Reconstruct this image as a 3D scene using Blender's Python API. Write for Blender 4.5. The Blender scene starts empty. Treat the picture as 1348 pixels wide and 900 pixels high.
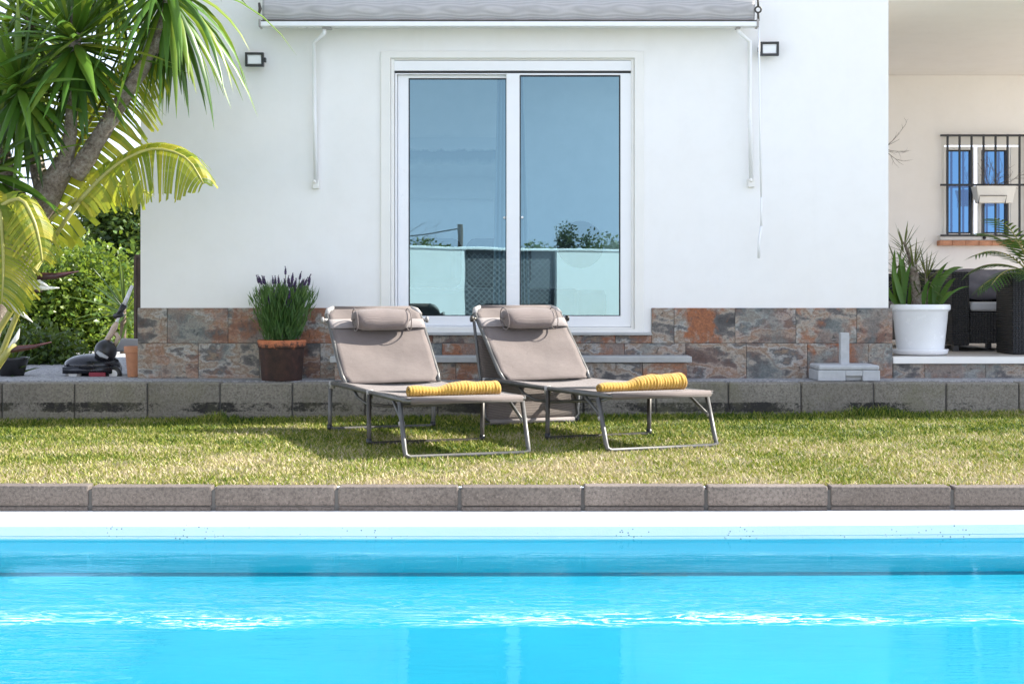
import bpy, math, random
import numpy as np
from mathutils import Vector, Matrix
R = math.radians
random.seed(7); rng = np.random.default_rng(7)
S = bpy.context.scene
C = S.collection

# ------------------------------------------------------------------ camera, sky, sun, exposure
F = 2000.0; CX = 674.0; HY = 385.0; CZ = 0.82            # photo pixels (1348 wide), horizon row, camera height
cd = bpy.data.cameras.new('camera'); cam = bpy.data.objects.new('camera', cd); C.objects.link(cam)
cam.location = (0, 0, CZ); cam.rotation_euler = (R(90), 0, 0)
cd.sensor_fit = 'HORIZONTAL'; cd.sensor_width = 36; cd.lens = F / 1348 * 36
cd.shift_y = -(450 - HY) / 1348; cd.clip_start = .05; cd.clip_end = 5000
S.camera = cam
SUN = Vector((1.25, 0.30, 1.0)).normalized()
w = bpy.data.worlds.new('World'); S.world = w; w.use_nodes = True
nt = w.node_tree; bg = nt.nodes['Background']; sky = nt.nodes.new('ShaderNodeTexSky')
sky.sky_type = 'NISHITA'; sky.sun_disc = False
sky.sun_elevation = math.asin(SUN.z); sky.sun_rotation = math.atan2(SUN.x, SUN.y)
sky.air_density = .75; sky.dust_density = .05; sky.ozone_density = 1.2; sky.altitude = 600
hs = nt.nodes.new('ShaderNodeHueSaturation'); hs.inputs['Saturation'].default_value = .46
wtc = nt.nodes.new('ShaderNodeTexCoord'); wad = nt.nodes.new('ShaderNodeVectorMath'); wad.operation = 'ADD'; wad.inputs[1].default_value = (0, 0, .28)
wno = nt.nodes.new('ShaderNodeVectorMath'); wno.operation = 'NORMALIZE'; nt.links.new(wtc.outputs['Generated'], wad.inputs[0]); nt.links.new(wad.outputs[0], wno.inputs[0]); nt.links.new(wno.outputs[0], sky.inputs[0])
nt.links.new(sky.outputs[0], hs.inputs['Color']); nt.links.new(hs.outputs[0], bg.inputs[0]); bg.inputs[1].default_value = .15
sl = bpy.data.lights.new('sun', 'SUN'); sl.energy = 3.3; sl.angle = R(.5); sl.color = (1, .95, .86)
so = bpy.data.objects.new('sun', sl); C.objects.link(so); so.location = SUN * 40
so.rotation_euler = SUN.to_track_quat('Z', 'Y').to_euler()
S.view_settings.view_transform = 'Standard'; S.view_settings.look = 'None'
S.view_settings.gamma = 1; S.view_settings.exposure = 2.12
S.render.engine = 'CYCLES'
S.cycles.max_bounces = 12; S.cycles.transparent_max_bounces = 16; S.cycles.use_denoising = True
S.cycles.sample_clamp_indirect = 8

# ------------------------------------------------------------------ helpers
def px(x, Y): return (x - CX) * Y / F
def pz(y, Y): return CZ - (y - HY) * Y / F
def P(x, y, Y): return Vector((px(x, Y), Y, pz(y, Y)))
OFF = {}
def tag(o, label=None, cat=None, group=None, kind=None):
    if label: o['label'] = label
    if cat: o['category'] = cat
    if group: o['group'] = group
    if kind: o['kind'] = kind
    return o
def thing(name, label, cat, loc=(0, 0, 0), rz=0, group=None, local=False):
    o = bpy.data.objects.new(name, None); C.objects.link(o); o.location = loc; o.rotation_euler.z = rz
    o.empty_display_size = .1
    OFF[o] = Vector((0, 0, 0)) if local else Vector(loc)
    return tag(o, label, cat, group)

class MB:
    def __init__(s): s.v = []; s.f = []
    def add(s, vs, fs):
        b = len(s.v); s.v += [tuple(v) for v in vs]; s.f += [tuple(i + b for i in f) for f in fs]; return s
    def box(s, x0, x1, y0, y1, z0, z1, M=None):
        vs = [Vector((x, y, z)) for x in (x0, x1) for y in (y0, y1) for z in (z0, z1)]
        if M: vs = [M @ v for v in vs]
        return s.add(vs, [(0, 1, 3, 2), (4, 6, 7, 5), (0, 4, 5, 1), (2, 3, 7, 6), (0, 2, 6, 4), (1, 5, 7, 3)])
    def tube(s, pts, r, seg=10, cap=True, closed=False):
        pts = [Vector(p) for p in pts]; n = len(pts)
        rs = r if isinstance(r, (list, tuple)) else [r] * n
        prev = None; vs = []
        for i, p in enumerate(pts):
            if closed: t = (pts[(i + 1) % n] - pts[i - 1])
            else: t = pts[min(i + 1, n - 1)] - pts[max(i - 1, 0)]
            t.normalize()
            if prev is None:
                a = Vector((0, 0, 1)) if abs(t.z) < .9 else Vector((1, 0, 0))
                u = t.cross(a).normalized()
            else:
                u = (prev - t * prev.dot(t)).normalized()
            prev = u; w_ = t.cross(u)
            for k in range(seg):
                a = 2 * math.pi * k / seg
                vs.append(p + (u * math.cos(a) + w_ * math.sin(a)) * rs[i])
        fs = []
        for i in range(n if closed else n - 1):
            j = (i + 1) % n
            for k in range(seg):
                l = (k + 1) % seg
                fs.append((i * seg + k, i * seg + l, j * seg + l, j * seg + k))
        if cap and not closed:
            fs.append(tuple(range(seg))[::-1]); fs.append(tuple((n - 1) * seg + k for k in range(seg)))
        return s.add(vs, fs)
    def lathe(s, prof, c=(0, 0, 0), seg=40):
        c = Vector(c); vs = []; n = len(prof)
        for r, z in prof:
            for k in range(seg):
                a = 2 * math.pi * k / seg
                vs.append(c + Vector((r * math.cos(a), r * math.sin(a), z)))
        fs = [(i * seg + k, i * seg + (k + 1) % seg, (i + 1) * seg + (k + 1) % seg, (i + 1) * seg + k) for i in range(n - 1) for k in range(seg)]
        if prof[0][0] > 0: fs.append(tuple(range(seg))[::-1])
        if prof[-1][0] > 0: fs.append(tuple((n - 1) * seg + k for k in range(seg)))
        return s.add(vs, fs)
    def sphere(s, c, r, sx=1, sy=1, sz=1, seg=20, M=None):
        n = seg // 2; vs = []; c = Vector(c)
        for i in range(n + 1):
            th = math.pi * i / n
            for k in range(seg):
                a = 2 * math.pi * k / seg
                v = Vector((r * sx * math.sin(th) * math.cos(a), r * sy * math.sin(th) * math.sin(a), r * sz * math.cos(th)))
                vs.append(c + (M @ v if M else v))
        fs = [(i * seg + k, (i + 1) * seg + k, (i + 1) * seg + (k + 1) % seg, i * seg + (k + 1) % seg) for i in range(n) for k in range(seg)]
        return s.add(vs, fs)
    def grid(s, fn, nu, nv):
        vs = [fn(i / nu, j / nv) for j in range(nv + 1) for i in range(nu + 1)]
        fs = [(j * (nu + 1) + i, j * (nu + 1) + i + 1, (j + 1) * (nu + 1) + i + 1, (j + 1) * (nu + 1) + i) for j in range(nv) for i in range(nu)]
        return s.add(vs, fs)
    def rframe(s, X0, X1, Z0, Z1, x0, x1, z0, z1, y0, y1):
        """rectangular ring in the XZ plane, outer X0..Z1, inner x0..z1, from y0 to y1"""
        o = [(X0, Z0), (X1, Z0), (X1, Z1), (X0, Z1)]; i = [(x0, z0), (x1, z0), (x1, z1), (x0, z1)]
        vs = [(a, y, b) for y in (y0, y1) for q in (o, i) for a, b in q]
        fs = []
        for k in range(4):
            l = (k + 1) % 4
            fs += [(k, l, 4 + l, 4 + k), (8 + k, 12 + k, 12 + l, 8 + l), (k, 8 + k, 8 + l, l), (4 + k, 4 + l, 12 + l, 12 + k)]
        return s.add(vs, fs)
    def build(s, name, m, parent=None, smooth=False, bevel=0, sub=0, solid=0, seg=2):
        off = Vector((0, 0, 0)); q = parent
        while q is not None:
            if q in OFF: off = OFF[q]; break
            q = q.parent
        me = bpy.data.meshes.new(name)
        me.from_pydata([(a - off.x, b - off.y, c - off.z) for a, b, c in s.v], [], s.f)
        me.update()
        o = bpy.data.objects.new(name, me); C.objects.link(o); o.parent = parent
        if m: me.materials.append(m)
        if smooth: me.polygons.foreach_set('use_smooth', [True] * len(me.polygons))
        if solid:
            k = o.modifiers.new('s', 'SOLIDIFY'); k.thickness = solid; k.offset = 0
        if bevel:
            k = o.modifiers.new('b', 'BEVEL'); k.width = bevel; k.segments = seg; k.limit_method = 'ANGLE'; k.angle_limit = R(40)
            k.harden_normals = False
        if sub:
            k = o.modifiers.new('u', 'SUBSURF'); k.levels = sub; k.render_levels = sub
        return o

def np_mesh(name, V, faces_loops, m, parent=None, tri=False):
    me = bpy.data.meshes.new(name); V = np.asarray(V, dtype=np.float32)
    off = Vector((0, 0, 0)); q = parent
    while q is not None:
        if q in OFF: off = OFF[q]; break
        q = q.parent
    V = V - np.array(off, dtype=np.float32)
    L = np.asarray(faces_loops, dtype=np.int32); k = L.shape[1]
    me.vertices.add(len(V)); me.vertices.foreach_set('co', V.ravel())
    me.loops.add(L.size); me.loops.foreach_set('vertex_index', L.ravel())
    me.polygons.add(len(L)); me.polygons.foreach_set('loop_start', np.arange(0, L.size, k, dtype=np.int32))
    me.update(calc_edges=True); me.validate()
    o = bpy.data.objects.new(name, me); C.objects.link(o); o.parent = parent; me.materials.append(m)
    return o

# ---- materials
class NT:
    def __init__(s, name):
        s.m = bpy.data.materials.new(name); s.m.use_nodes = True; s.t = s.m.node_tree
        s.b = s.t.nodes['Principled BSDF']; s.out = s.t.nodes['Material Output']
        s.tc = s.t.nodes.new('ShaderNodeTexCoord')
    def n(s, typ, **kw):
        o = s.t.nodes.new('ShaderNode' + typ)
        for k, v in kw.items():
            if k in o.inputs.keys(): s.set(o.inputs[k], v)
            else: setattr(o, k, v)
        return o
    def set(s, inp, v):
        if hasattr(v, 'is_output') and v.is_output: s.t.links.new(v, inp)
        else:
            if isinstance(v, tuple) and len(v) == 3 and inp.type == 'RGBA': v = v + (1,)
            inp.default_value = v
    def noise(s, scale, detail=4, rough=.6, vec=None, dist=0, dim='3D'):
        o = s.n('TexNoise', noise_dimensions=dim); o.inputs['Scale'].default_value = scale; o.inputs['Detail'].default_value = detail
        o.inputs['Roughness'].default_value = rough; o.inputs['Distortion'].default_value = dist
        s.set(o.inputs['Vector'], vec if vec is not None else s.tc.outputs['Object']); return o.outputs['Fac']
    def ramp(s, fac, stops, interp='LINEAR'):
        o = s.n('ValToRGB'); s.set(o.inputs[0], fac); e = o.color_ramp.elements; o.color_ramp.interpolation = interp
        while len(e) < len(stops): e.new(.5)
        for i, (p, c) in enumerate(stops):
            e[i].position = p; e[i].color = (c, c, c, 1) if isinstance(c, (int, float)) else tuple(c) + (1,)
        return o.outputs[0]
    def mix(s, fac, a, b, mode='MIX'):
        o = s.n('Mix', data_type='RGBA', blend_type=mode); s.set(o.inputs[0], fac); s.set(o.inputs[6], a); s.set(o.inputs[7], b); return o.outputs[2]
    def math(s, op, a, b=0., c=0.):
        o = s.n('Math', operation=op); s.set(o.inputs[0], a); s.set(o.inputs[1], b); s.set(o.inputs[2], c); return o.outputs[0]
    def mapr(s, v, a, b, c=0., d=1.):
        o = s.n('MapRange'); s.set(o.inputs[0], v)
        for i, q in enumerate((a, b, c, d)): o.inputs[i + 1].default_value = q
        return o.outputs[0]
    def scale(s, vec, sc):
        o = s.n('Mapping'); s.set(o.inputs[0], vec); o.inputs['Scale'].default_value = sc; return o.outputs[0]
    def sep(s, vec):
        o = s.n('SeparateXYZ'); s.set(o.inputs[0], vec); return o.outputs
    def bump(s, h, strength=.3, dist=.01, normal=None):
        o = s.n('Bump'); o.inputs['Strength'].default_value = strength; o.inputs['Distance'].default_value = dist; s.set(o.inputs['Height'], h)
        if normal is not None: s.set(o.inputs['Normal'], normal)
        return o.outputs[0]
    def P(s, **kw):
        for k, v in kw.items(): s.set(s.b.inputs[k.replace('_', ' ')], v)
        return s
def pm(name, base, rough=.6, metal=0, var=.12, vs=6, bump=0, bs=80, spec=.5, coat=0, tint=None):
    t = NT(name); f = t.noise(vs, 5, .65)
    a = tuple(c * (1 - var) for c in base); b = tuple(min(1, c * (1 + var)) for c in (tint or base))
    col = t.ramp(f, [(.3, a), (.7, b)])
    rr = t.mapr(t.noise(vs * 3, 3), .3, .7, max(.02, rough - .08), min(1, rough + .08))
    t.P(Base_Color=col, Roughness=rr, Metallic=metal); t.b.inputs['Specular IOR Level'].default_value = spec
    if coat: t.b.inputs['Coat Weight'].default_value = coat
    if bump: t.P(Normal=t.bump(t.noise(bs, 6, .7), bump, .004))
    return t.m

def m_plaster(name, base, warm):
    t = NT(name); f = t.noise(.9, 5, .6); g = t.noise(7, 6, .7)
    col = t.mix(t.ramp(f, [(.35, 0), (.7, 1)]), base, warm)
    col = t.mix(t.math('MULTIPLY', t.ramp(g, [(.45, 0), (.8, 1)]), .12), col, (.62, .6, .56))
    st = t.noise(3, 4, .6, t.scale(t.tc.outputs['Object'], (3, 3, .25)))
    col = t.mix(t.math('MULTIPLY', t.ramp(st, [(.55, 0), (.8, 1)]), .07), col, (.6, .58, .53))
    h = t.math('ADD', t.noise(220, 4, .7), t.math('MULTIPLY', t.noise(6, 4, .6), 1.6))
    t.P(Base_Color=col, Roughness=.85, Normal=t.bump(h, .25, .004)); return t.m
PLASTER = m_plaster('white_plaster', (.86, .85, .83), (.84, .82, .785))
PLASTER2 = m_plaster('porch_plaster', (.90, .87, .83), (.87, .835, .79))
def m_tile():
    t = NT('slate_tile'); geo = t.n('NewGeometry'); rnd = geo.outputs['Random Per Island']
    v = t.n('VectorMath', operation='ADD'); t.set(v.inputs[0], t.tc.outputs['Object'])
    cx = t.n('CombineXYZ'); t.set(cx.inputs[0], t.math('MULTIPLY', rnd, 37.)); t.set(cx.inputs[1], t.math('MULTIPLY', rnd, 11.)); t.set(cx.inputs[2], t.math('MULTIPLY', rnd, 71.))
    t.set(v.inputs[1], cx.outputs[0]); V = v.outputs[0]
    VS = t.scale(V, (1, 1, 1.9))
    big = t.noise(3.9, 8, .55, VS, .0); fine = t.noise(42, 8, .8, V); b2 = t.noise(3.8, 8, .6, t.scale(V, (1.2, 1, 1)), .0)
    base = t.ramp(t.math('ADD', t.math('MULTIPLY', big, .86), t.math('MULTIPLY', fine, .14)),
                  [(.32, (.035, .033, .035)), (.42, (.12, .11, .105)), (.47, (.40, .35, .29)), (.51, (.26, .17, .11)), (.55, (.44, .42, .38)), (.59, (.10, .095, .10)), (.68, (.34, .24, .15))])
    rust = t.ramp(b2, [(.47, 0), (.54, 1)]); shift = t.math('MULTIPLY', rust, t.mapr(t.math('FRACT', t.math('MULTIPLY', rnd, 7.)), 0, 1, .1, 1.))
    base = t.mix(shift, base, t.ramp(fine, [(.3, (.14, .045, .02)), (.55, (.36, .115, .035)), (.75, (.42, .21, .10))]))
    teal = t.ramp(t.noise(2.6, 8, .6, t.scale(V, (1, 3, 1)), .3), [(.54, 0), (.60, .55)])
    base = t.mix(teal, base, t.ramp(fine, [(.3, (.085, .115, .125)), (.7, (.26, .29, .27))]))
    pit = t.ramp(t.noise(26, 6, .7, V, .6), [(.33, 1), (.40, 0)])
    base = t.mix(t.math('MULTIPLY', pit, .75), base, (.025, .024, .025))
    base = t.mix(1., base, t.ramp(t.noise(110, 3, .6, V), [(.25, .58), (.75, 1.02)]), 'MULTIPLY')
    h = t.math('ADD', t.math('MULTIPLY', big, 1.5), t.math('MULTIPLY', fine, .6))
    t.P(Base_Color=base, Roughness=t.mapr(fine, .3, .7, .35, .6), Normal=t.bump(h, .5, .006)); return t.m
TILE = m_tile()
def m_kerb(name, c0, c1, mould):
    t = NT(name); o = t.tc.outputs['Object']; big = t.noise(2.2, 5, .6); fine = t.noise(75, 5, .8); sp = t.noise(120, 3, .6)
    geo = t.n('NewGeometry'); rnd = geo.outputs['Random Per Island']
    col = t.mix(t.ramp(big, [(.35, 0), (.68, 1)]), c0, c1)
    col = t.mix(1., col, t.mapr(rnd, 0, 1, .86, 1.12), 'MULTIPLY')
    col = t.mix(t.ramp(fine, [(.36, .75), (.56, 0)]), col, tuple(c * .35 for c in c0))
    col = t.mix(t.ramp(sp, [(.60, 0), (.72, .4)]), col, tuple(min(1, c * 1.9) for c in c1))
    if mould:
        z = t.sep(o)[2]; band = t.math('MULTIPLY', t.mapr(z, -.02, .05, .25, 1), t.mapr(z, .10, .16, 1, 0))
        nn = t.noise(2.1, 2, .5); n2 = t.noise(34, 8, .85, t.scale(o, (1, 1, 1.5)))
        k = t.math('ADD', t.math('MULTIPLY', nn, .5), t.math('MULTIPLY', n2, .5))
        k = t.ramp(t.math('MULTIPLY', k, band), [(.475, 0), (.515, 1)])
        col = t.mix(t.math('MULTIPLY', k, .93), col, (.012, .011, .01))
        gr = t.math('MULTIPLY', t.ramp(t.noise(3.3, 5, .7), [(.5, 0), (.7, 1)]), .5)
        col = t.mix(gr, col, (.16, .15, .085))
    t.P(Base_Color=col, Roughness=.9, Normal=t.bump(t.math('ADD', fine, t.math('MULTIPLY', sp, .6)), .55, .006)); return t.m
KERB_T = m_kerb('terrace_kerb_concrete', (.205, .185, .15), (.275, .25, .21), True)
KERB_N = m_kerb('lawn_kerb_concrete', (.135, .110, .094), (.19, .158, .137), False)
MORTAR = pm('mortar', (.10, .095, .09), .95, bump=.4)
def m_coping():
    t = NT('white_coping'); fine = t.noise(120, 5, .7); big = t.noise(2, 4)
    col = t.mix(t.ramp(big, [(.35, 0), (.7, 1)]), (.80, .80, .79), (.86, .86, .85))
    vo = t.n('TexVoronoi'); vo.inputs['Scale'].default_value = 55; t.set(vo.inputs['Vector'], t.tc.outputs['Object'])
    spot = t.math('MULTIPLY', t.ramp(vo.outputs['Distance'], [(.12, 1), (.2, 0)]), t.ramp(t.noise(4, 3), [(.5, 0), (.56, 1)]))
    col = t.mix(t.math('MULTIPLY', spot, .85), col, (.1, .1, .1))
    t.P(Base_Color=col, Roughness=.8, Normal=t.bump(fine, .4, .003)); return t.m
COPING = m_coping()
def m_pool(name, c0, c1, c2):
    t = NT(name); o = t.tc.outputs['Object']
    f = t.noise(1.2, 5, .6); g = t.noise(14, 5, .7, t.scale(o, (.35, 1, 1.6)))
    col = t.mix(t.ramp(f, [(.35, 0), (.7, 1)]), c0, c1)
    col = t.mix(t.math('MULTIPLY', t.ramp(g, [(.5, 0), (.75, 1)]), .25), col, c2)
    t.P(Base_Color=col, Roughness=.6); return t.m
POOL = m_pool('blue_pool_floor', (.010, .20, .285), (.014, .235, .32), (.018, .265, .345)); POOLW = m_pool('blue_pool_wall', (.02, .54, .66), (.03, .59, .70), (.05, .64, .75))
def m_water():
    t = NT('pool_water'); o = t.tc.outputs['Object']
    y = t.sep(o)[1]; x = t.sep(o)[0]
    n1 = t.noise(1.7, 3, .5, t.scale(o, (.35, 1.2, 1)), .5); n2 = t.noise(7, 4, .55, t.scale(o, (.38, 1.5, 1)), 1.6)
    rid = t.math('SUBTRACT', 1., t.math('ABSOLUTE', t.math('MULTIPLY', t.math('SUBTRACT', n2, .5), 4.)))
    yw = t.math('ADD', y, t.math('MULTIPLY', t.math('SUBTRACT', t.noise(.9, 3, .5), .5), .35))
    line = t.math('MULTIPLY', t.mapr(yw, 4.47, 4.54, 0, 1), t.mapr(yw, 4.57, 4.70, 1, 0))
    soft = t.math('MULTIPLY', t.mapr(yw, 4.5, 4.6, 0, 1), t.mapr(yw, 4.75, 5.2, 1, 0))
    left = t.math('MULTIPLY', t.mapr(x, -.95, -1.35, 0, 1), t.mapr(yw, 4.6, 4.3, 0, .8))
    amp = t.math('ADD', t.math('ADD', .03, t.math('MULTIPLY', line, 1.6)), t.math('ADD', t.math('MULTIPLY', soft, .35), left))
    h = t.math('ADD', t.math('MULTIPLY', n1, .10), t.math('MULTIPLY', t.math('MULTIPLY', rid, amp), .55))
    nrm = t.bump(h, 1., .020)
    lw = t.n('LayerWeight'); t.set(lw.inputs['Normal'], nrm); fr = t.math('ADD', t.math('ADD', .02, t.math('MULTIPLY', .40, t.math('POWER', lw.outputs['Facing'], 5.))), t.math('MULTIPLY', .53, t.math('POWER', lw.outputs['Facing'], 13.)))
    gl = t.n('BsdfGlossy'); gl.inputs['Roughness'].default_value = .015; t.set(gl.inputs['Normal'], nrm); gl.inputs['Color'].default_value = (.62, .92, 1., 1)
    tr = t.n('BsdfTransparent'); tr.inputs[0].default_value = (.52, .96, 1, 1)
    mx = t.n('MixShader'); t.set(mx.inputs[0], fr); t.set(mx.inputs[1], tr.outputs[0]); t.set(mx.inputs[2], gl.outputs[0])
    glint_n = t.noise(7.5, 5, .6, t.scale(o, (.42, 1.9, 1)), 2.2); glint_m = t.ramp(t.math('ABSOLUTE', t.math('SUBTRACT', glint_n, .5)), [(.006, 1), (.026, 0)])  # white streaks painted in for glints along the ripple
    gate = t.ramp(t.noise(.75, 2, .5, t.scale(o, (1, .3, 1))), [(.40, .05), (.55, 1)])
    glint_mask = t.math('ADD', t.math('MULTIPLY', t.math('MULTIPLY', glint_m, line), gate), t.math('MULTIPLY', t.math('MULTIPLY', glint_m, soft), .10))
    glint_d = t.n('BsdfDiffuse'); glint_d.inputs[0].default_value = (.85, .93, .95, 1); m2 = t.n('MixShader'); t.set(m2.inputs[0], t.math('MINIMUM', glint_mask, .8)); t.set(m2.inputs[1], mx.outputs[0]); t.set(m2.inputs[2], glint_d.outputs[0])
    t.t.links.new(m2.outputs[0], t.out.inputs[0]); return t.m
WATER = m_water()
def m_grass():
    t = NT('grass_blades'); o = t.tc.outputs['Object']; geo = t.n('NewGeometry'); rnd = geo.outputs['Random Per Island']
    y = t.sep(o)[1]
    patch = t.math('ADD', t.noise(1.1, 4, .6), t.mapr(y, 6.5, 9.0, .17, -.10))
    dry = t.math('SUBTRACT', t.math('ADD', t.math('MULTIPLY', rnd, .62), t.math('MULTIPLY', patch, 1.25)), .20)
    col = t.ramp(dry, [(.30, (.02, .055, .005)), (.50, (.085, .145, .010)), (.70, (.22, .26, .022)), (.90, (.40, .345, .12)), (1.06, (.52, .43, .28))])
    t.P(Base_Color=col, Roughness=.6); t.b.inputs['Specular IOR Level'].default_value = .25
    tl = t.n('BsdfTranslucent'); t.set(tl.inputs[0], col); mx = t.n('MixShader'); mx.inputs[0].default_value = .25
    t.set(mx.inputs[1], t.b.outputs[0]); t.set(mx.inputs[2], tl.outputs[0]); t.t.links.new(mx.outputs[0], t.out.inputs[0]); return t.m
GRASS = m_grass()
SOIL = pm('lawn_soil', (.10, .085, .045), .95, var=.5, vs=9, bump=.6, bs=60, tint=(.09, .10, .035))
def m_gravel():
    t = NT('terrace_gravel'); vo = t.n('TexVoronoi'); vo.inputs['Scale'].default_value = 95; t.set(vo.inputs['Vector'], t.tc.outputs['Object'])
    g = t.sep(vo.outputs['Color'])[0]
    col = t.ramp(g, [(0, (.14, .14, .15)), (.5, (.3, .3, .31)), (1, (.46, .45, .44))])
    t.P(Base_Color=col, Roughness=.85, Normal=t.bump(vo.outputs['Distance'], .7, .006)); return t.m
GRAVEL = m_gravel()
GROUND = pm('dry_ground', (.36, .31, .23), .95, var=.25, vs=.6, bump=.4, bs=20)
PAVE = pm('deck_paving', (.42, .38, .33), .85, var=.12, vs=3, bump=.3)
def m_glass(name, refl, trans, fac):
    t = NT(name); lw = t.n('LayerWeight'); lw.inputs[0].default_value = .35
    wob = t.bump(t.noise(1.1, 2, .5), .02, .05)
    gl = t.n('BsdfGlossy'); gl.inputs['Roughness'].default_value = 0; gl.inputs['Color'].default_value = refl + (1,); t.set(gl.inputs['Normal'], wob)
    tr = t.n('BsdfTransparent'); tr.inputs[0].default_value = trans + (1,)
    f = t.math('ADD', fac, t.math('MULTIPLY', lw.outputs['Fresnel'], .35))
    mx = t.n('MixShader'); t.set(mx.inputs[0], f); t.set(mx.inputs[1], tr.outputs[0]); t.set(mx.inputs[2], gl.outputs[0])
    t.t.links.new(mx.outputs[0], t.out.inputs[0]); return t.m
GLASS = m_glass('door_glass', (.41, .64, .72), (.42, .62, .70), .28)
GLASS2 = m_glass('window_glass', (.11, .33, .52), (.08, .12, .2), .34)
PVC = pm('white_frame', (.83, .83, .83), .35, var=.02, vs=3)
PVCW = pm('cream_frame', (.80, .78, .73), .4, var=.03, vs=3)
DARK = pm('black_gasket', (.015, .015, .016), .5)
SILL = pm('grey_stone_sill', (.40, .40, .39), .6, var=.12, vs=10, bump=.1)
def m_leaf(name, stops, rough=.45, trans=.4, vs=3, spec=.4):
    t = NT(name); geo = t.n('NewGeometry'); rnd = geo.outputs['Random Per Island']
    f = t.math('ADD', t.math('MULTIPLY', rnd, .6), t.math('MULTIPLY', t.noise(vs, 3), .4))
    col = t.ramp(f, stops); t.P(Base_Color=col, Roughness=rough); t.b.inputs['Specular IOR Level'].default_value = spec
    tl = t.n('BsdfTranslucent'); t.set(tl.inputs[0], t.mix(.5, col, (.30, .38, .03), 'MIX')); mx = t.n('MixShader'); mx.inputs[0].default_value = trans
    t.set(mx.inputs[1], t.b.outputs[0]); t.set(mx.inputs[2], tl.outputs[0]); t.t.links.new(mx.outputs[0], t.out.inputs[0]); return t.m
YUCCA = m_leaf('yucca_leaf', [(.2, (.022, .065, .010)), (.45, (.06, .15, .02)), (.68, (.13, .24, .03)), (.85, (.30, .33, .045))], .36, .35)
STREL = m_leaf('strelitzia_leaf', [(.2, (.13, .19, .015)), (.5, (.28, .30, .02)), (.8, (.44, .38, .035))], .4, .5)
BUSH = m_leaf('bush_leaf', [(.15, (.025, .065, .01)), (.5, (.09, .17, .022)), (.85, (.22, .28, .045))], .4, .4, 2)
DTREE = m_leaf('dark_tree_leaf', [(.15, (.012, .035, .01)), (.5, (.035, .08, .018)), (.85, (.10, .15, .03))], .4, .3, 2)
STRAPL = m_leaf('strap_leaf', [(.2, (.03, .09, .015)), (.6, (.07, .17, .03)), (.9, (.17, .24, .05))], .35, .35)
DRAC = m_leaf('dracaena_leaf', [(.2, (.05, .075, .025)), (.6, (.12, .14, .05)), (.9, (.24, .20, .10))], .4, .3)
PALML = m_leaf('palm_leaf', [(.2, (.012, .05, .014)), (.6, (.03, .10, .025)), (.9, (.07, .16, .04))], .35, .3)
LAV = m_leaf('lavender_leaf', [(.2, (.025, .085, .02)), (.6, (.07, .16, .04)), (.9, (.15, .23, .09))], .6, .3, 6)
LAVF = m_leaf('lavender_flower', [(.2, (.03, .016, .05)), (.6, (.06, .03, .10)), (.9, (.13, .07, .2))], .7, .2, 8)
STALK = pm('strelitzia_stalk', (.30, .28, .07), .5, var=.2, vs=5)
BRACT = pm('dark_bract', (.055, .018, .022), .35, var=.4, vs=9)
PETAL = pm('white_petal', (.75, .72, .66), .5, var=.1)
def m_bark():
    t = NT('yucca_bark'); o = t.tc.outputs['Object']; n1 = t.noise(12, 6, .7, None, .5); n2 = t.noise(55, 6, .75)
    col = t.ramp(t.math('ADD', t.math('MULTIPLY', n1, .5), t.math('MULTIPLY', n2, .5)), [(.34, (.06, .042, .03)), (.45, (.24, .185, .145)), (.56, (.42, .36, .30)), (.68, (.56, .50, .44))])
    t.P(Base_Color=col, Roughness=.9, Normal=t.bump(n2, 1., .03)); return t.m
BARK = m_bark()
TWIG = pm('dry_twig', (.12, .09, .065), .9, var=.3, vs=20)
def m_fabric(name, c, sc=420, var=.1):
    t = NT(name); o = t.tc.outputs['Object']
    wv = t.n('TexWave'); wv.inputs['Scale'].default_value = sc / 6; t.set(wv.inputs['Vector'], o); wv.bands_direction = 'X'
    w2 = t.n('TexWave'); w2.inputs['Scale'].default_value = sc / 6; t.set(w2.inputs['Vector'], o); w2.bands_direction = 'Y'
    h = t.math('ADD', wv.outputs['Fac'], w2.outputs['Fac'])
    f = t.noise(4, 5, .6); st = t.noise(9, 4, .6, t.scale(o, (1, .3, .3)))
    col = t.mix(t.ramp(f, [(.35, 0), (.7, 1)]), tuple(q * (1 - var) for q in c), tuple(q * (1 + var) for q in c))
    col = t.mix(t.math('MULTIPLY', t.ramp(st, [(.55, 0), (.75, 1)]), .3), col, tuple(q * .8 for q in c))
    col = t.mix(.22, col, t.mix(1., col, h, 'MULTIPLY'))
    t.P(Base_Color=col, Roughness=.8, Normal=t.bump(t.math('ADD', h, t.math('MULTIPLY', t.noise(7, 4), 9)), .45, .003)); t.b.inputs['Specular IOR Level'].default_value = .3; t.b.inputs['Sheen Weight'].default_value = .25
    return t.m
SLING = m_fabric('taupe_sling', (.150, .119, .105), 420, .16)
SLINGD = m_fabric('taupe_canopy', (.15, .122, .105))
STRAP = m_fabric('pale_strap', (.27, .235, .222), 600)
PILLOW = m_fabric('taupe_pillow', (.165, .132, .120), 500)
ALU = pm('grey_metal_tube', (.115, .110, .102), .4, metal=.35, var=.15, vs=12)
ALUD = pm('dark_metal_tube', (.06, .052, .042), .4, metal=.35, var=.2, vs=12)
PLAST = pm('grey_plastic', (.33, .31, .29), .4)
BPLAST = pm('black_plastic', (.02, .02, .022), .35)
def m_towel():
    t = NT('yellow_towel'); f = t.noise(9, 5, .6); g = t.noise(170, 4, .75)
    col = t.mix(t.ramp(f, [(.3, 0), (.7, 1)]), (.46, .235, .022), (.52, .30, .04))
    t.P(Base_Color=col, Roughness=.95, Normal=t.bump(g, 1., .007)); t.b.inputs['Sheen Weight'].default_value = .25; return t.m
TOWEL = m_towel()
TOWELIN = pm('towel_roll_shadow_side', (.45, .24, .05), .95)
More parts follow.
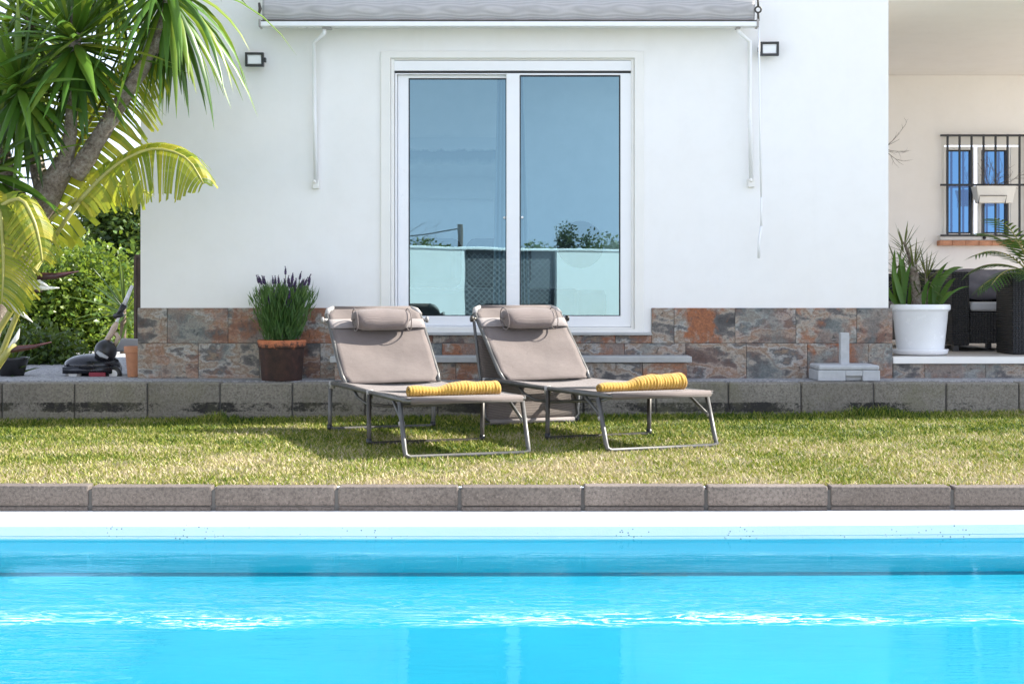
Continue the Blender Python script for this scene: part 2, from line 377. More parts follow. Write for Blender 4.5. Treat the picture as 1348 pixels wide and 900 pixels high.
AWN = m_fabric('grey_awning_cloth', (.45, .43, .42), 300, .04)
def m_terra():
    t = NT('stained_terracotta'); o = t.tc.outputs['Object']; z = t.sep(o)[2]
    k = t.math('ADD', t.math('MULTIPLY', t.noise(20, 7, .75), .10), z)
    k = t.ramp(k, [(.0, 1), (1., 0)])
    st = t.n('MapRange'); t.set(st.inputs[0], t.math('ADD', z, t.math('MULTIPLY', t.math('SUBTRACT', t.noise(22, 7, .8), .5), .22))); st.inputs[1].default_value = .225; st.inputs[2].default_value = .255
    org = t.ramp(t.noise(12, 5), [(.3, (.42, .12, .045)), (.7, (.55, .19, .075))])
    blk = t.ramp(t.noise(16, 6, .7), [(.3, (.02, .013, .011)), (.6, (.06, .028, .02)), (.8, (.12, .045, .03))])
    t.P(Base_Color=t.mix(st.outputs[0], blk, org), Roughness=.7, Normal=t.bump(t.noise(60, 5), .3, .004)); return t.m
TERRA = m_terra()
TERRA2 = pm('terracotta', (.52, .24, .13), .8, var=.15, vs=12, bump=.2)
BRICK = pm('terracotta_sill', (.50, .24, .14), .8, var=.25, vs=14, bump=.3)
EARTH = pm('potting_soil', (.03, .022, .016), .95, var=.4, vs=30, bump=.8)
WPOT = pm('white_glazed_pot', (.80, .81, .82), .22, var=.03, vs=5)
CONC = pm('grey_umbrella_base', (.42, .43, .44), .75, var=.12, vs=14, bump=.2)
def m_wicker():
    t = NT('black_wicker'); o = t.tc.outputs['Object']
    wv = t.n('TexWave'); wv.inputs['Scale'].default_value = 22; wv.bands_direction = 'Z'; t.set(wv.inputs['Vector'], o); wv.inputs['Distortion'].default_value = .6
    w2 = t.n('TexWave'); w2.inputs['Scale'].default_value = 14; w2.bands_direction = 'X'; t.set(w2.inputs['Vector'], o)
    h = t.math('MULTIPLY', wv.outputs['Fac'], t.math('ADD', w2.outputs['Fac'], .3))
    t.P(Base_Color=t.ramp(h, [(0, (.004, .004, .005)), (1, (.02, .02, .022))]), Roughness=.5, Normal=t.bump(h, .8, .008)); return t.m
WICK = m_wicker()
CUSH = pm('grey_cushion_cloth', (.13, .12, .13), .75, var=.15, vs=8, bump=.1)
CUSHL = pm('pale_cushion', (.42, .42, .44), .8, var=.1)
IRON = pm('black_iron', (.012, .012, .014), .4)
LAMPG = pm('lamp_glass', (.78, .78, .78), .15, var=.05, vs=30)
WOODD = pm('dark_weathered_wood', (.085, .06, .045), .9, var=.35, vs=8, bump=.5)
ROOMW = pm('room_wall', (.85, .85, .84), .9, var=.04)
ROOMF = pm('room_floor', (.35, .3, .26), .5)
def m_mesh():
    t = NT('gate_mesh_screen'); o = t.tc.outputs['Object']; x, y, z = t.sep(o)
    a = t.math('ABSOLUTE', t.math('SINE', t.math('MULTIPLY', t.math('ADD', x, z), 36.))); b = t.math('ABSOLUTE', t.math('SINE', t.math('MULTIPLY', t.math('SUBTRACT', x, z), 36.)))
    k = t.ramp(t.math('MINIMUM', a, b), [(.16, 1), (.34, 0)])
    col = t.mix(k, t.ramp(t.noise(8, 5), [(.3, (.012, .014, .02)), (.7, (.05, .055, .065))]), (.26, .27, .28))
    t.P(Base_Color=col, Roughness=.7); return t.m
MESH = m_mesh()

# ------------------------------------------------------------------ ground, pool, lawn
def zk(x): return .0013 * max(0, x) ** 2                     # the pool edge rises a touch to the right
def ye(x): return 6.07 + .0075 * max(0, x) ** 2              # far pool edge
TZ = .235; KY = 9.9; YW = 10.4                                # terrace level, terrace kerb face, house face
g = MB()
xs = [-3000, -7, 7, 3000]; ys = [-3000, -.2, KY + .12, 3000]
for i in range(3):
    for j in range(3):
        if i == 1 and j == 1: continue
        g.add([(xs[i], ys[j], -.112), (xs[i + 1], ys[j], -.112), (xs[i + 1], ys[j + 1], -.112), (xs[i], ys[j + 1], -.112)], [(0, 1, 2, 3)])
tag(g.build('ground', GROUND), kind='structure')
tag(MB().box(-14, 14, KY + .16, 22, -.1, TZ).build('gravel_terrace', GRAVEL), kind='structure')
# lawn soil
def lz(x, y):
    t = min(1, max(0, (y - 6.5) / 3.4)); s = min(1, max(-1, x / 3.3))
    return t * (.012 + .028 * s) - .004
b = MB(); b.grid(lambda u, v: (-7 + 14 * u, 6.48 + (KY + .05 - 6.48) * v, lz(-7 + 14 * u, 6.48 + 3.47 * v) + .006 * math.sin(u * 90) * math.sin(v * 31)), 120, 50)
tag(b.build('lawn_soil', SOIL, smooth=True), kind='structure')
# grass blades
N = 230000
yy = 6.47 + (KY - 6.47) * rng.random(N) ** 1.05; xx = (rng.random(N) * 2 - 1) * (yy * .345 + .35)
keep = rng.random(N) < .35 + .65 * np.clip(1.3 - .25 * np.abs(np.sin(xx * 2.1) * np.cos(yy * 1.7 + xx)), 0, 1)
xx, yy = xx[keep], yy[keep]; n = len(xx)
zz = np.array([lz(a, c) for a, c in zip(xx, yy)]) - .004
hh = (.010 + .019 * rng.random(n) ** 1.6) * (1 + .5 * np.clip((yy - 9.3) / .5, 0, 1)); ww = .0018 + .0022 * rng.random(n)
tc_ = np.array([-1.9, 2.25, 2.4]); hh = hh * (1 + 1.0 * np.max(np.exp(-((xx[:, None] - tc_) / .09) ** 2), axis=1) * (yy > 9.62)); az = rng.random(n) * 2 * np.pi; ln = (.25 + .9 * rng.random(n)) * hh; fa = rng.random(n) * 2 * np.pi
dx, dy = np.cos(az) * ln, np.sin(az) * ln; sx, sy = np.cos(fa) * ww, np.sin(fa) * ww
V = np.zeros((n, 5, 3))
V[:, 0] = np.c_[xx - sx, yy - sy, zz]; V[:, 1] = np.c_[xx + sx, yy + sy, zz]
V[:, 2] = np.c_[xx + sx * .8 + dx * .35, yy + sy * .8 + dy * .35, zz + hh * .6]; V[:, 3] = np.c_[xx - sx * .8 + dx * .35, yy - sy * .8 + dy * .35, zz + hh * .6]
V[:, 4] = np.c_[xx + dx, yy + dy, zz + hh]
base = np.arange(n)[:, None] * 5
T = np.concatenate([base + np.array([[0, 1, 2]]), base + np.array([[0, 2, 3]]), base + np.array([[3, 2, 4]])])
o = np_mesh('grass', V.reshape(-1, 3), T, GRASS); tag(o, 'short patchy lawn grass between the two concrete kerbs', 'grass', kind='stuff')

def kerb_run(name, m, y0, y1, z0, z1, joints, gap, bev, groove=None, gin=.006, ggap=.004):
    b = MB()
    for a, c in zip(joints[:-1], joints[1:]):
        d = random.uniform(-.004, .004); e = random.uniform(-.003, .003)
        b.box(a + gap / 2, c - gap / 2, y0 + d, y1, z0 if not groove else groove, z1 + e)
        if groove: b.box(a + gap / 2 + .001, c - gap / 2 - .001, y0 + d + gin, y1, z0, groove - ggap)
    o = b.build(name, m, bevel=bev, seg=3); tag(o, kind='structure')
    return o
# kerb between pool coping and lawn, blocks 0.52 m
NY = 6.40
jn = [px(118, NY) + .5195 * k for k in range(-9, 18)]
kerb_run('lawn_kerb', KERB_N, NY, NY + .10, -.12, .004, jn, .014, .008, groove=-.078, gin=.001, ggap=.003)
tag(MB().box(-7, 7, NY + .012, NY + .09, -.13, -.012).build('kerb_mortar', MORTAR), kind='structure')
jt = [px(385, KY) + .4735 * k for k in range(-12, 16)]
kerb_run('terrace_kerb', KERB_T, KY, KY + .15, -.08, TZ - .004, jt, .008, .010)
tag(MB().box(-7, 7, KY + .014, KY + .155, -.12, TZ - .018).build('terrace_kerb_mortar', MORTAR), kind='structure')
# coping
xs = [-5.5 + .5 * k for k in range(23)]
b = MB(); prof = []
for x in xs:
    e = ye(x); z = -.10 + zk(x)
    prof.append([(x, NY + .02, z), (x, e + .02, z), (x, e + .006, z - .004), (x, e, z - .014), (x, e + .003, z - .052), (x, e + .012, z - .056), (x, e + .012, z - .07)])
k = len(prof[0]); vs = [p for r_ in prof for p in r_]
b.add(vs, [(i * k + j, (i + 1) * k + j, (i + 1) * k + j + 1, i * k + j + 1) for i in range(len(xs) - 1) for j in range(k - 1)])
for x0, x1 in ((-7, -5.5), (5.5, 7)): b.box(x0, x1, .3, NY + .02, -.3, -.10)
b.box(-7, 7, -.2, .3, -.3, -.10)
tag(b.build('pool_coping', COPING), kind='structure')
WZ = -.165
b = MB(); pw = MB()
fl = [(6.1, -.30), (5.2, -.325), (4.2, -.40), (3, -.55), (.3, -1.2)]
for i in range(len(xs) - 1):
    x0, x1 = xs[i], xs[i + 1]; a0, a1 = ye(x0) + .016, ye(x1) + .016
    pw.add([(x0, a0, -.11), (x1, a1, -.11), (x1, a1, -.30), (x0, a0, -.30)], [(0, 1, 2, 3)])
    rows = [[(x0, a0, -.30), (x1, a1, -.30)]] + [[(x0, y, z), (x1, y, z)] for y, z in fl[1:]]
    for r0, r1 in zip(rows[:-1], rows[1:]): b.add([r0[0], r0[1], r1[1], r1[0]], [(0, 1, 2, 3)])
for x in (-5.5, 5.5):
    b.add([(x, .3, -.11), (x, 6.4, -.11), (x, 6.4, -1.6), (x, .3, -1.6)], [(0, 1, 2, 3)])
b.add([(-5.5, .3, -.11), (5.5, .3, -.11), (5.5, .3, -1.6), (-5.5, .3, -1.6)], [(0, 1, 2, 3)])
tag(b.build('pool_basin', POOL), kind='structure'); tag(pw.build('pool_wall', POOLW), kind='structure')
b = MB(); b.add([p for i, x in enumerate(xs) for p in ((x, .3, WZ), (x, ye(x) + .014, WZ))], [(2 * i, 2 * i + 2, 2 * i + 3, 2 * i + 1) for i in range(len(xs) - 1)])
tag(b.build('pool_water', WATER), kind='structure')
tag(MB().box(-9, 9, -2.9, -.2, -.3, -.098).build('pool_deck', PAVE), kind='structure')

# ------------------------------------------------------------------ house
def W(x): return px(x, YW)
def Z(y): return pz(y, YW)
HX0, HX1 = W(185), W(1169.5); RT = 3.25; YB = 14.0
house = thing('house', 'white rendered single storey house with slate tiled base behind the lawn', 'house', (0, YW, TZ))
dx0, dx1, dz0, dz1 = W(502), W(846), Z(438), Z(69)            # door opening
def wall_hole(mb, x0, x1, z0, z1, hx0, hx1, hz0, hz1, y0, y1):
    mb.rframe(x0, x1, z0, z1, hx0, hx1, hz0, hz1, y0, y1)
b = MB(); wall_hole(b, HX0, HX1, TZ - .1, RT, dx0, dx1, dz0, dz1, YW, YW + .28)
b.box(HX0, HX0 + .2, YW + .28, YB, TZ - .1, RT); b.box(HX1 - .2, HX1, YW + .28, 11.0, TZ - .1, RT); b.box(HX1 - .2, HX1, 12.7, YB, TZ - .1, RT); b.box(HX1 - .2, HX1, 11.0, 12.7, TZ - .1, 1.1); b.box(HX1 - .2, HX1, 11.0, 12.7, 2.45, RT)  # gap added in the right wall to let porch light into the room
b.box(HX0 + .2, HX1 - .2, YB - .2, YB, TZ - .1, RT)
b.build('wall', PLASTER, house)
KX0, KX1, KY0, KY1 = .3, 1.9, 11.1, 12.5                      # roof and ceiling hole added to let sun brighten the room
def slab(mb, x0, x1, y0, y1, z0, z1):
    mb.box(x0, KX0, y0, y1, z0, z1).box(KX1, x1, y0, y1, z0, z1).box(KX0, KX1, y0, KY0, z0, z1).box(KX0, KX1, KY1, y1, z0, z1); return mb
slab(MB(), HX0 - .02, HX1 + .02, YW - .03, YB + .05, RT + .002, RT + .1).build('roof', PLASTER, house)
b = MB(); b.box(HX0 + .21, HX1 - .21, YW + .29, YB - .21, .45, .5); b.build('room_floor', ROOMF, house)
b = MB(); b.box(HX0 + .21, HX1 - .21, 12.9, YB - .22, .51, 2.7); slab(b, HX0 + .21, HX1 - .21, YW + .29, 12.89, 2.71, 2.75)
b.build('room_wall', ROOMW, house)
# slate cladding, running bond
TY = YW - .022
tw = .416; zt = Z(405); zb = TZ - .02; zm = zt - .2425
def tiles(x0, x1, z0, z1, start, y0=TY, y1=YW + .005, mb=None):
    x = start
    while x > x0: x -= tw
    while x < x1:
        a, c = max(x, x0), min(x + tw, x1)
        if c - a > .015: mb.box(a + .0012, c - .0012, y0 + random.uniform(0, .003), y1, z0 + .0012, z1 - .0012)
        x += tw
tl = MB(); L0 = W(182); L1 = dx0 - .005; Rr0 = W(857.5); Rr1 = W(1174)
tiles(L0, L1, zm, zt, W(221), mb=tl); tiles(Rr0, Rr1, zm, zt, W(887), mb=tl)
sz = Z(441)
tiles(L1, Rr0, zm, sz, W(650), mb=tl)
tiles(L0, Rr1, zb, zm, W(262), mb=tl)
tl.build('slate_cladding', TILE, house, bevel=.0015, seg=1)
MB().box(L0 + .004, Rr1 - .004, YW - .014, YW - .002, zb, zm).box(L0 + .004, L1, YW - .014, YW - .002, zm, zt - .004).box(Rr0, Rr1 - .004, YW - .014, YW - .002, zm, zt - .004).build('cladding_grout', MORTAR, house)
# stone step in front of the door
SY = 10.14
b = MB(); b.box(px(434, SY), px(911, SY), SY, TY - .004, .352, .394); b.build('door_step', SILL, house, bevel=.006)
b = MB(); tiles(px(440, SY), px(905, SY), TZ - .02, .350, px(600, SY), SY + .02, TY - .03, b); b.build('step_riser', TILE, house, bevel=.0015, seg=1)
# sliding door
door = MB().rframe(dx0 - .004, dx1 + .006, dz0, dz1 + .006, W(514), W(835), Z(433), Z(77), YW - .016, YW + .05)
door.rframe(W(514), W(835), Z(433), Z(77), W(519), W(831), Z(431), Z(79), YW + .004, YW + .12)
door = door.build('sliding_door', PVCW, house, bevel=.004)
MB().box(W(515.5), W(834), YW + .012, YW + .1, Z(93), Z(79.5)).build('shutter_box', PVC, door, bevel=.004)
MB().box(W(519.5), W(830.5), YW + .03, YW + .1, Z(95.6), Z(93.4)).build('shutter_gap', DARK, door)
MB().rframe(W(519.5), W(830.5), Z(430.8), Z(96), W(522), W(828), Z(429), Z(97.5), YW + .022, YW + .12).build('track_frame', PVC, door, bevel=.003)
lx0, lx1, rx0, rx1 = W(537), W(667), W(684), W(817)
MB().rframe(W(522.3), W(676), Z(428.8), Z(97.7), lx0, lx1, Z(416), Z(101.5), YW + .060, YW + .085).build('sash', PVC, door, bevel=.005)
MB().rframe(W(666.5), W(833), Z(430.3), Z(96.2), rx0, rx1, Z(416), Z(98.5), YW + .018, YW + .055).build('sash', PVC, door, bevel=.005)
gk = .008
MB().rframe(lx0 - .002, lx1 + .002, Z(416.2), Z(101.2), lx0 + gk, lx1 - gk, Z(416) + .006, Z(101.5) - gk, YW + .066, YW + .08).build('gasket', DARK, door)
MB().rframe(rx0 - .002, rx1 + .002, Z(416.2), Z(98.2), rx0 + gk, rx1 - gk, Z(416) + .006, Z(98.5) - gk, YW + .026, YW + .05).build('gasket', DARK, door)
MB().add([(lx0, YW + .075, Z(416)), (lx1, YW + .075, Z(416)), (lx1, YW + .075, Z(101)), (lx0, YW + .075, Z(101))], [(0, 1, 2, 3)]).build('glass_pane', GLASS, door)
MB().add([(rx0, YW + .04, Z(416)), (rx1, YW + .04, Z(416)), (rx1, YW + .04, Z(98)), (rx0, YW + .04, Z(98))], [(0, 1, 2, 3)]).build('glass_pane', GLASS, door)
for q in (664, 687.5):
    MB().sphere((W(q), YW + .012 if q > 680 else YW + .055, Z(286)), .009, 1, 1, 1, 12).build('door_handle', PVC, door, smooth=True)
MB().box(W(565), W(857), YW - .055, YW + .02, Z(441), Z(437.2)).box(W(500), W(565), YW - .055, YW + .02, Z(441), Z(437.2)).build('door_sill', SILL, house, bevel=.004)

# porch wing
b = MB(); wx0, wx1, wz0, wz1 = px(1239, YB), px(1352, YB), pz(316, YB), pz(177, YB)
PX = 7.4
wall_hole(b, HX1, PX, TZ - .1, 2.82, wx0, wx1, wz0, wz1, YB, YB + .25)
b.build('porch_wall', PLASTER2, house)
MB().box(HX1 + .003, PX + .2, YW + .02, YB + .25, 2.822, RT).build('porch_ceiling', PLASTER2, house)
MB().box(HX1 + .12, PX, YW + .06, YB - .002, .30, .378).build('porch_floor', PAVE, house)
b = MB(); tiles(W(1176), PX, TZ - .02, Z(479), W(1218), YW + .01, YW + .05, b); b.build('porch_riser', TILE, house, bevel=.0015, seg=1)
MB().box(W(1174.8), PX, YW - .022, YW + .1, Z(478.5), .380).build('porch_edge', PVCW, house, bevel=.004)
win = MB().rframe(wx0, wx1, wz0, wz1, wx0 + .045, wx1 - .045, wz0 + .05, pz(190, YB), YB + .05, YB + .12).build('window', PVCW, house, bevel=.004)
gz0, gz1 = pz(307, YB), pz(197, YB)
for a, c in ((1247.5, 1280), (1294, 1327)):
    a, c = px(a, YB), px(c, YB)
    MB().rframe(a - .03, c + .03, gz0 - .03, gz1 + .03, a, c, gz0, gz1, YB + .045, YB + .10).build('sash', PVCW, win, bevel=.004)
    MB().rframe(a - .002, c + .002, gz0 - .002, gz1 + .002, a + .012, c - .012, gz0 + .012, gz1 - .012, YB + .05, YB + .08).build('gasket', DARK, win)
    MB().add([(a, YB + .07, gz0), (c, YB + .07, gz0), (c, YB + .07, gz1), (a, YB + .07, gz1)], [(0, 1, 2, 3)]).build('glass_pane', GLASS2, win)
a, c = px(1333, YB), px(1349, YB)
MB().box(a, c, YB + .052, YB + .1, gz0 - .03, gz1 + .03).build('sash', PVCW, win, bevel=.004)
MB().box(wx0 - .02, wx1 + .05, YB - .05, YB + .1, wz0 - .001, wz0 + .045).build('window_board', PVCW, win)
b = MB()
x = wx0 - .04
while x < wx1 + .1:
    b.box(x, x + .118, YB - .09, YB - .001, wz0 - .052, wz0 - .006); x += .121
b.build('window_sill', BRICK, win, bevel=.003)
gb = MB(); gy = YB - .06
for q in range(7): X = px(1247.3 + 15.8 * q, gy); gb.box(X - .0085, X + .0085, gy - .0085, gy + .0085, pz(311, gy), pz(177, gy))
for yq in (178.5, 243.5, 310): gb.box(px(1238, gy), px(1354, gy), gy - .011, gy + .011, pz(yq, gy) - .009, pz(yq, gy) + .009)
gb.sphere(P(1296, 313, gy), .016)
gb.build('window_grille', IRON, win)

# room contents behind the door glass
pic = thing('wall_picture', 'wide beach path picture on the room wall behind the left glass pane', 'picture', (px(596, 12.86), 12.89, pz(262, 12.86)))
X0, X1, z0, z1 = px(510, 12.86), px(661, 12.86), pz(262, 12.86), pz(181, 12.86)
t = NT('beach_print'); oz = t.sep(t.tc.outputs['Object'])[2]
cc = t.ramp(t.math('ADD', t.mapr(oz, 0, z1 - z0), t.math('MULTIPLY', t.math('SUBTRACT', t.noise(9, 5), .5), .16)), [(.1, (.62, .62, .6)), (.35, (.35, .38, .38)), (.55, (.6, .62, .62)), (.66, (.12, .2, .26)), (.78, (.10, .19, .25)), (.82, (.7, .73, .75))])
t.P(Base_Color=cc, Roughness=.6)
MB().box(X0, X1, 12.872, 12.895, z0, z1).build('print', t.m, pic)

def curtain(name, xa, xb, xc, lab):
    b = MB(); Yc = 10.85
    def fn(u, v):
        x = xa + (xb + (xc - xb) * (1 - v) - xa) * u
        return (px(x, Yc), Yc + .025 * math.sin(u * 19), pz(430 - 330 * v, Yc))
    b.grid(fn, 40, 8); o = b.build(name, CUSHL, smooth=True, solid=.004); tag(o, lab, 'curtain', 'curtains inside the sliding door')
curtain('curtain', 668, 655, 648, 'pale curtain drawn aside inside the left glass pane')
curtain('curtain', 682, 688, 698, 'pale curtain drawn aside inside the right glass pane')
sf = thing('sofa', 'low sofa with two back cushions dimly seen behind the door glass', 'sofa', (px(610, 12), 12, .5))
MB().box(px(520, 12), px(760, 12), 11.7, 12.5, .52, .85).build('seat', CUSH, sf, bevel=.04)
for a, c in ((528, 606), (612, 700)): MB().box(px(a, 12), px(c, 12), 12.2, 12.45, .86, pz(312, 12)).build('back_cushion', CUSH, sf, bevel=.08, seg=4)
rc = thing('round_chair', 'round backed blue grey chair inside the room behind right glass pane', 'chair', (px(764, 12.2), 12.2, .5))
M_ = Matrix.Rotation(0, 3, 'X')
b = MB(); b.sphere((px(764, 12.2), 12.2, pz(322, 12.2)), .19, 1, .25, 1, 32); b.build('backrest', CUSH, rc, smooth=True)
b = MB(); b.lathe([(.17, .51), (.2, .55), (.2, .80), (.18, .84)], (px(764, 12.2), 12.05, 0), 28); b.build('seat', CUSH, rc, smooth=True)

# ------------------------------------------------------------------ awning, floodlights
AY = 10.18
aw = thing('awning', 'rolled up grey cloth awning with white front bar above the sliding door', 'awning', (0, YW, Z(40)))
ax0, ax1 = px(345, AY), px(994, AY); az0, az1 = pz(27.5, AY), pz(4, AY)
b = MB()
def afn(u, v):
    x = ax0 + (ax1 - ax0) * u; a = v * math.pi * .5
    return (x, AY + .03 - .022 * math.sin(v * math.pi) + .002 * math.sin(u * 70 + v * 5) + .0015 * math.sin(u * 23), az0 + (az1 - az0 + .03) * v)
b.grid(afn, 160, 8); b.build('rolled_cloth', AWN, aw, smooth=True, solid=.006)
MB().box(ax0 + .01, ax1 - .01, AY + .05, YW - .002, az0 + .02, az1 + .26).build('cassette', PVC, aw, bevel=.02)
b = MB(); b.box(px(342, AY), px(997, AY), AY - .02, AY + .06, pz(35.5, AY), pz(29, AY)); b.build('front_bar', PVC, aw, bevel=.006)
MB().box(px(342, AY), px(997, AY), AY - .012, AY + .055, pz(28.7, AY), pz(27.2, AY)).build('bar_groove', ALUD, aw)
for q in (341, 995.5): MB().box(px(q, AY), px(q + 3, AY), AY - .025, AY + .065, pz(36.5, AY), pz(26, AY)).build('end_cap', PLAST, aw, bevel=.003)
for s_, pts in ((1, [(427, 38), (427, 44), (413, 56), (414, 150), (416, 240)]), (-1, [(972, 37), (972, 42), (987, 55), (987, 150), (989, 238)])):
    ys_ = [AY + .03, AY + .03, AY + .12, YW - .05, YW - .03]
    MB().tube([P(x, y, q) for (x, y), q in zip(pts, ys_)], .0145, 12).build('support_arm', PVC, aw, smooth=True)
    X, y_ = pts[-1]; c = P(X, y_ + 2, YW - .02)
    MB().box(c.x - .024, c.x + .024, YW - .035, YW - .001, c.z - .035, c.z + .025).sphere((c.x - .006, YW - .04, c.z + .012), .013).build('wall_bracket', PVCW, aw, bevel=.006)
    MB().box(px(pts[0][0] - 3, AY), px(pts[0][0] + 9 * s_, AY) if s_ > 0 else px(pts[0][0] + 3, AY), AY + .0, AY + .06, pz(38, AY), pz(35.8, AY)).build('arm_joint', PLAST, aw, bevel=.003)
c = P(998, 13, AY)
MB().tube([c + Vector((.02 * math.cos(a), 0, .02 * math.sin(a))) for a in np.linspace(0, 2 * math.pi, 17)[:-1]], .006, 8, closed=True).tube([c + Vector((0, 0, .02)), c + Vector((0, .01, .09))], .007).tube([c + Vector((0, 0, -.02)), c + Vector((.002, 0, -.075))], .008).build('crank_eye', ALUD, aw, smooth=True)
c2 = P(344, 14, AY); MB().tube([P(341, 4, AY), P(342.5, 12, AY), P(340.5, 20, AY)], [.008, .012, .006], 8).build('roller_pin', ALUD, aw, smooth=True)
rod = MB().tube([P(999, 34, AY - .01), P(1000, 150, AY + .05), P(1002, 262, AY + .1)], .006, 8).tube([P(1002, 255, AY + .1), P(1002, 300, AY + .1)], .007, 8).tube([P(1002, 298, AY + .1), P(999, 318, AY + .1), P(999, 340, AY + .1)], .009, 8)
rod.build('crank_rod', PVC, aw, smooth=True)
def flood(x0, x1, y0, y1, lab, ry, side):
    Yf = YW - .075; c = P((x0 + x1) / 2, (y0 + y1) / 2, Yf); wd = (x1 - x0) * Yf / F / 2; hd = (y1 - y0) * Yf / F / 2
    t = thing('floodlight', lab, 'light', c, 0, 'black floodlights on the house wall')
    M = Matrix.Translation(c) @ Matrix.Rotation(ry, 4, 'Z') @ Matrix.Rotation(R(4), 4, 'X')
    b = MB(); b.rframe(-wd, wd, -hd, hd, -wd + .016, wd - .016, -hd + .016, hd - .016, -.022, .022); b.box(-wd + .01, wd - .01, .0, .03, -hd + .01, hd - .01)
    b.v = [tuple(M @ Vector(v)) for v in b.v]; b.build('housing', BPLAST, t, bevel=.003)
    b = MB(); b.box(-wd + .0165, wd - .0165, -.012, -.004, -hd + .0165, hd - .0165, M); b.build('lens', LAMPG, t)
    b = MB(); b.box(-.05 * .9, .05 * .9, -.016, -.0125, -.028, .022, M); b.build('reflector', PVC, t, bevel=.002)
    b = MB(); b.box(c.x - .012, c.x + .012, c.y + .028, YW - .001, c.z - .02, c.z + .02); b.build('mount_bracket', BPLAST, t, bevel=.003); b = MB(); b.box(c.x + side * (wd - .004), c.x + side * (wd + .014), c.y - .02, c.y + .02, c.z - .018, c.z + .012); b.build('tilt_knob', BPLAST, t, bevel=.003)
flood(323, 347.5, 69.5, 88, 'black framed floodlight on white wall left of the awning', R(3), 1)
flood(1000.5, 1025, 55.5, 74, 'black framed floodlight on white wall right of the awning', R(-3), -1)

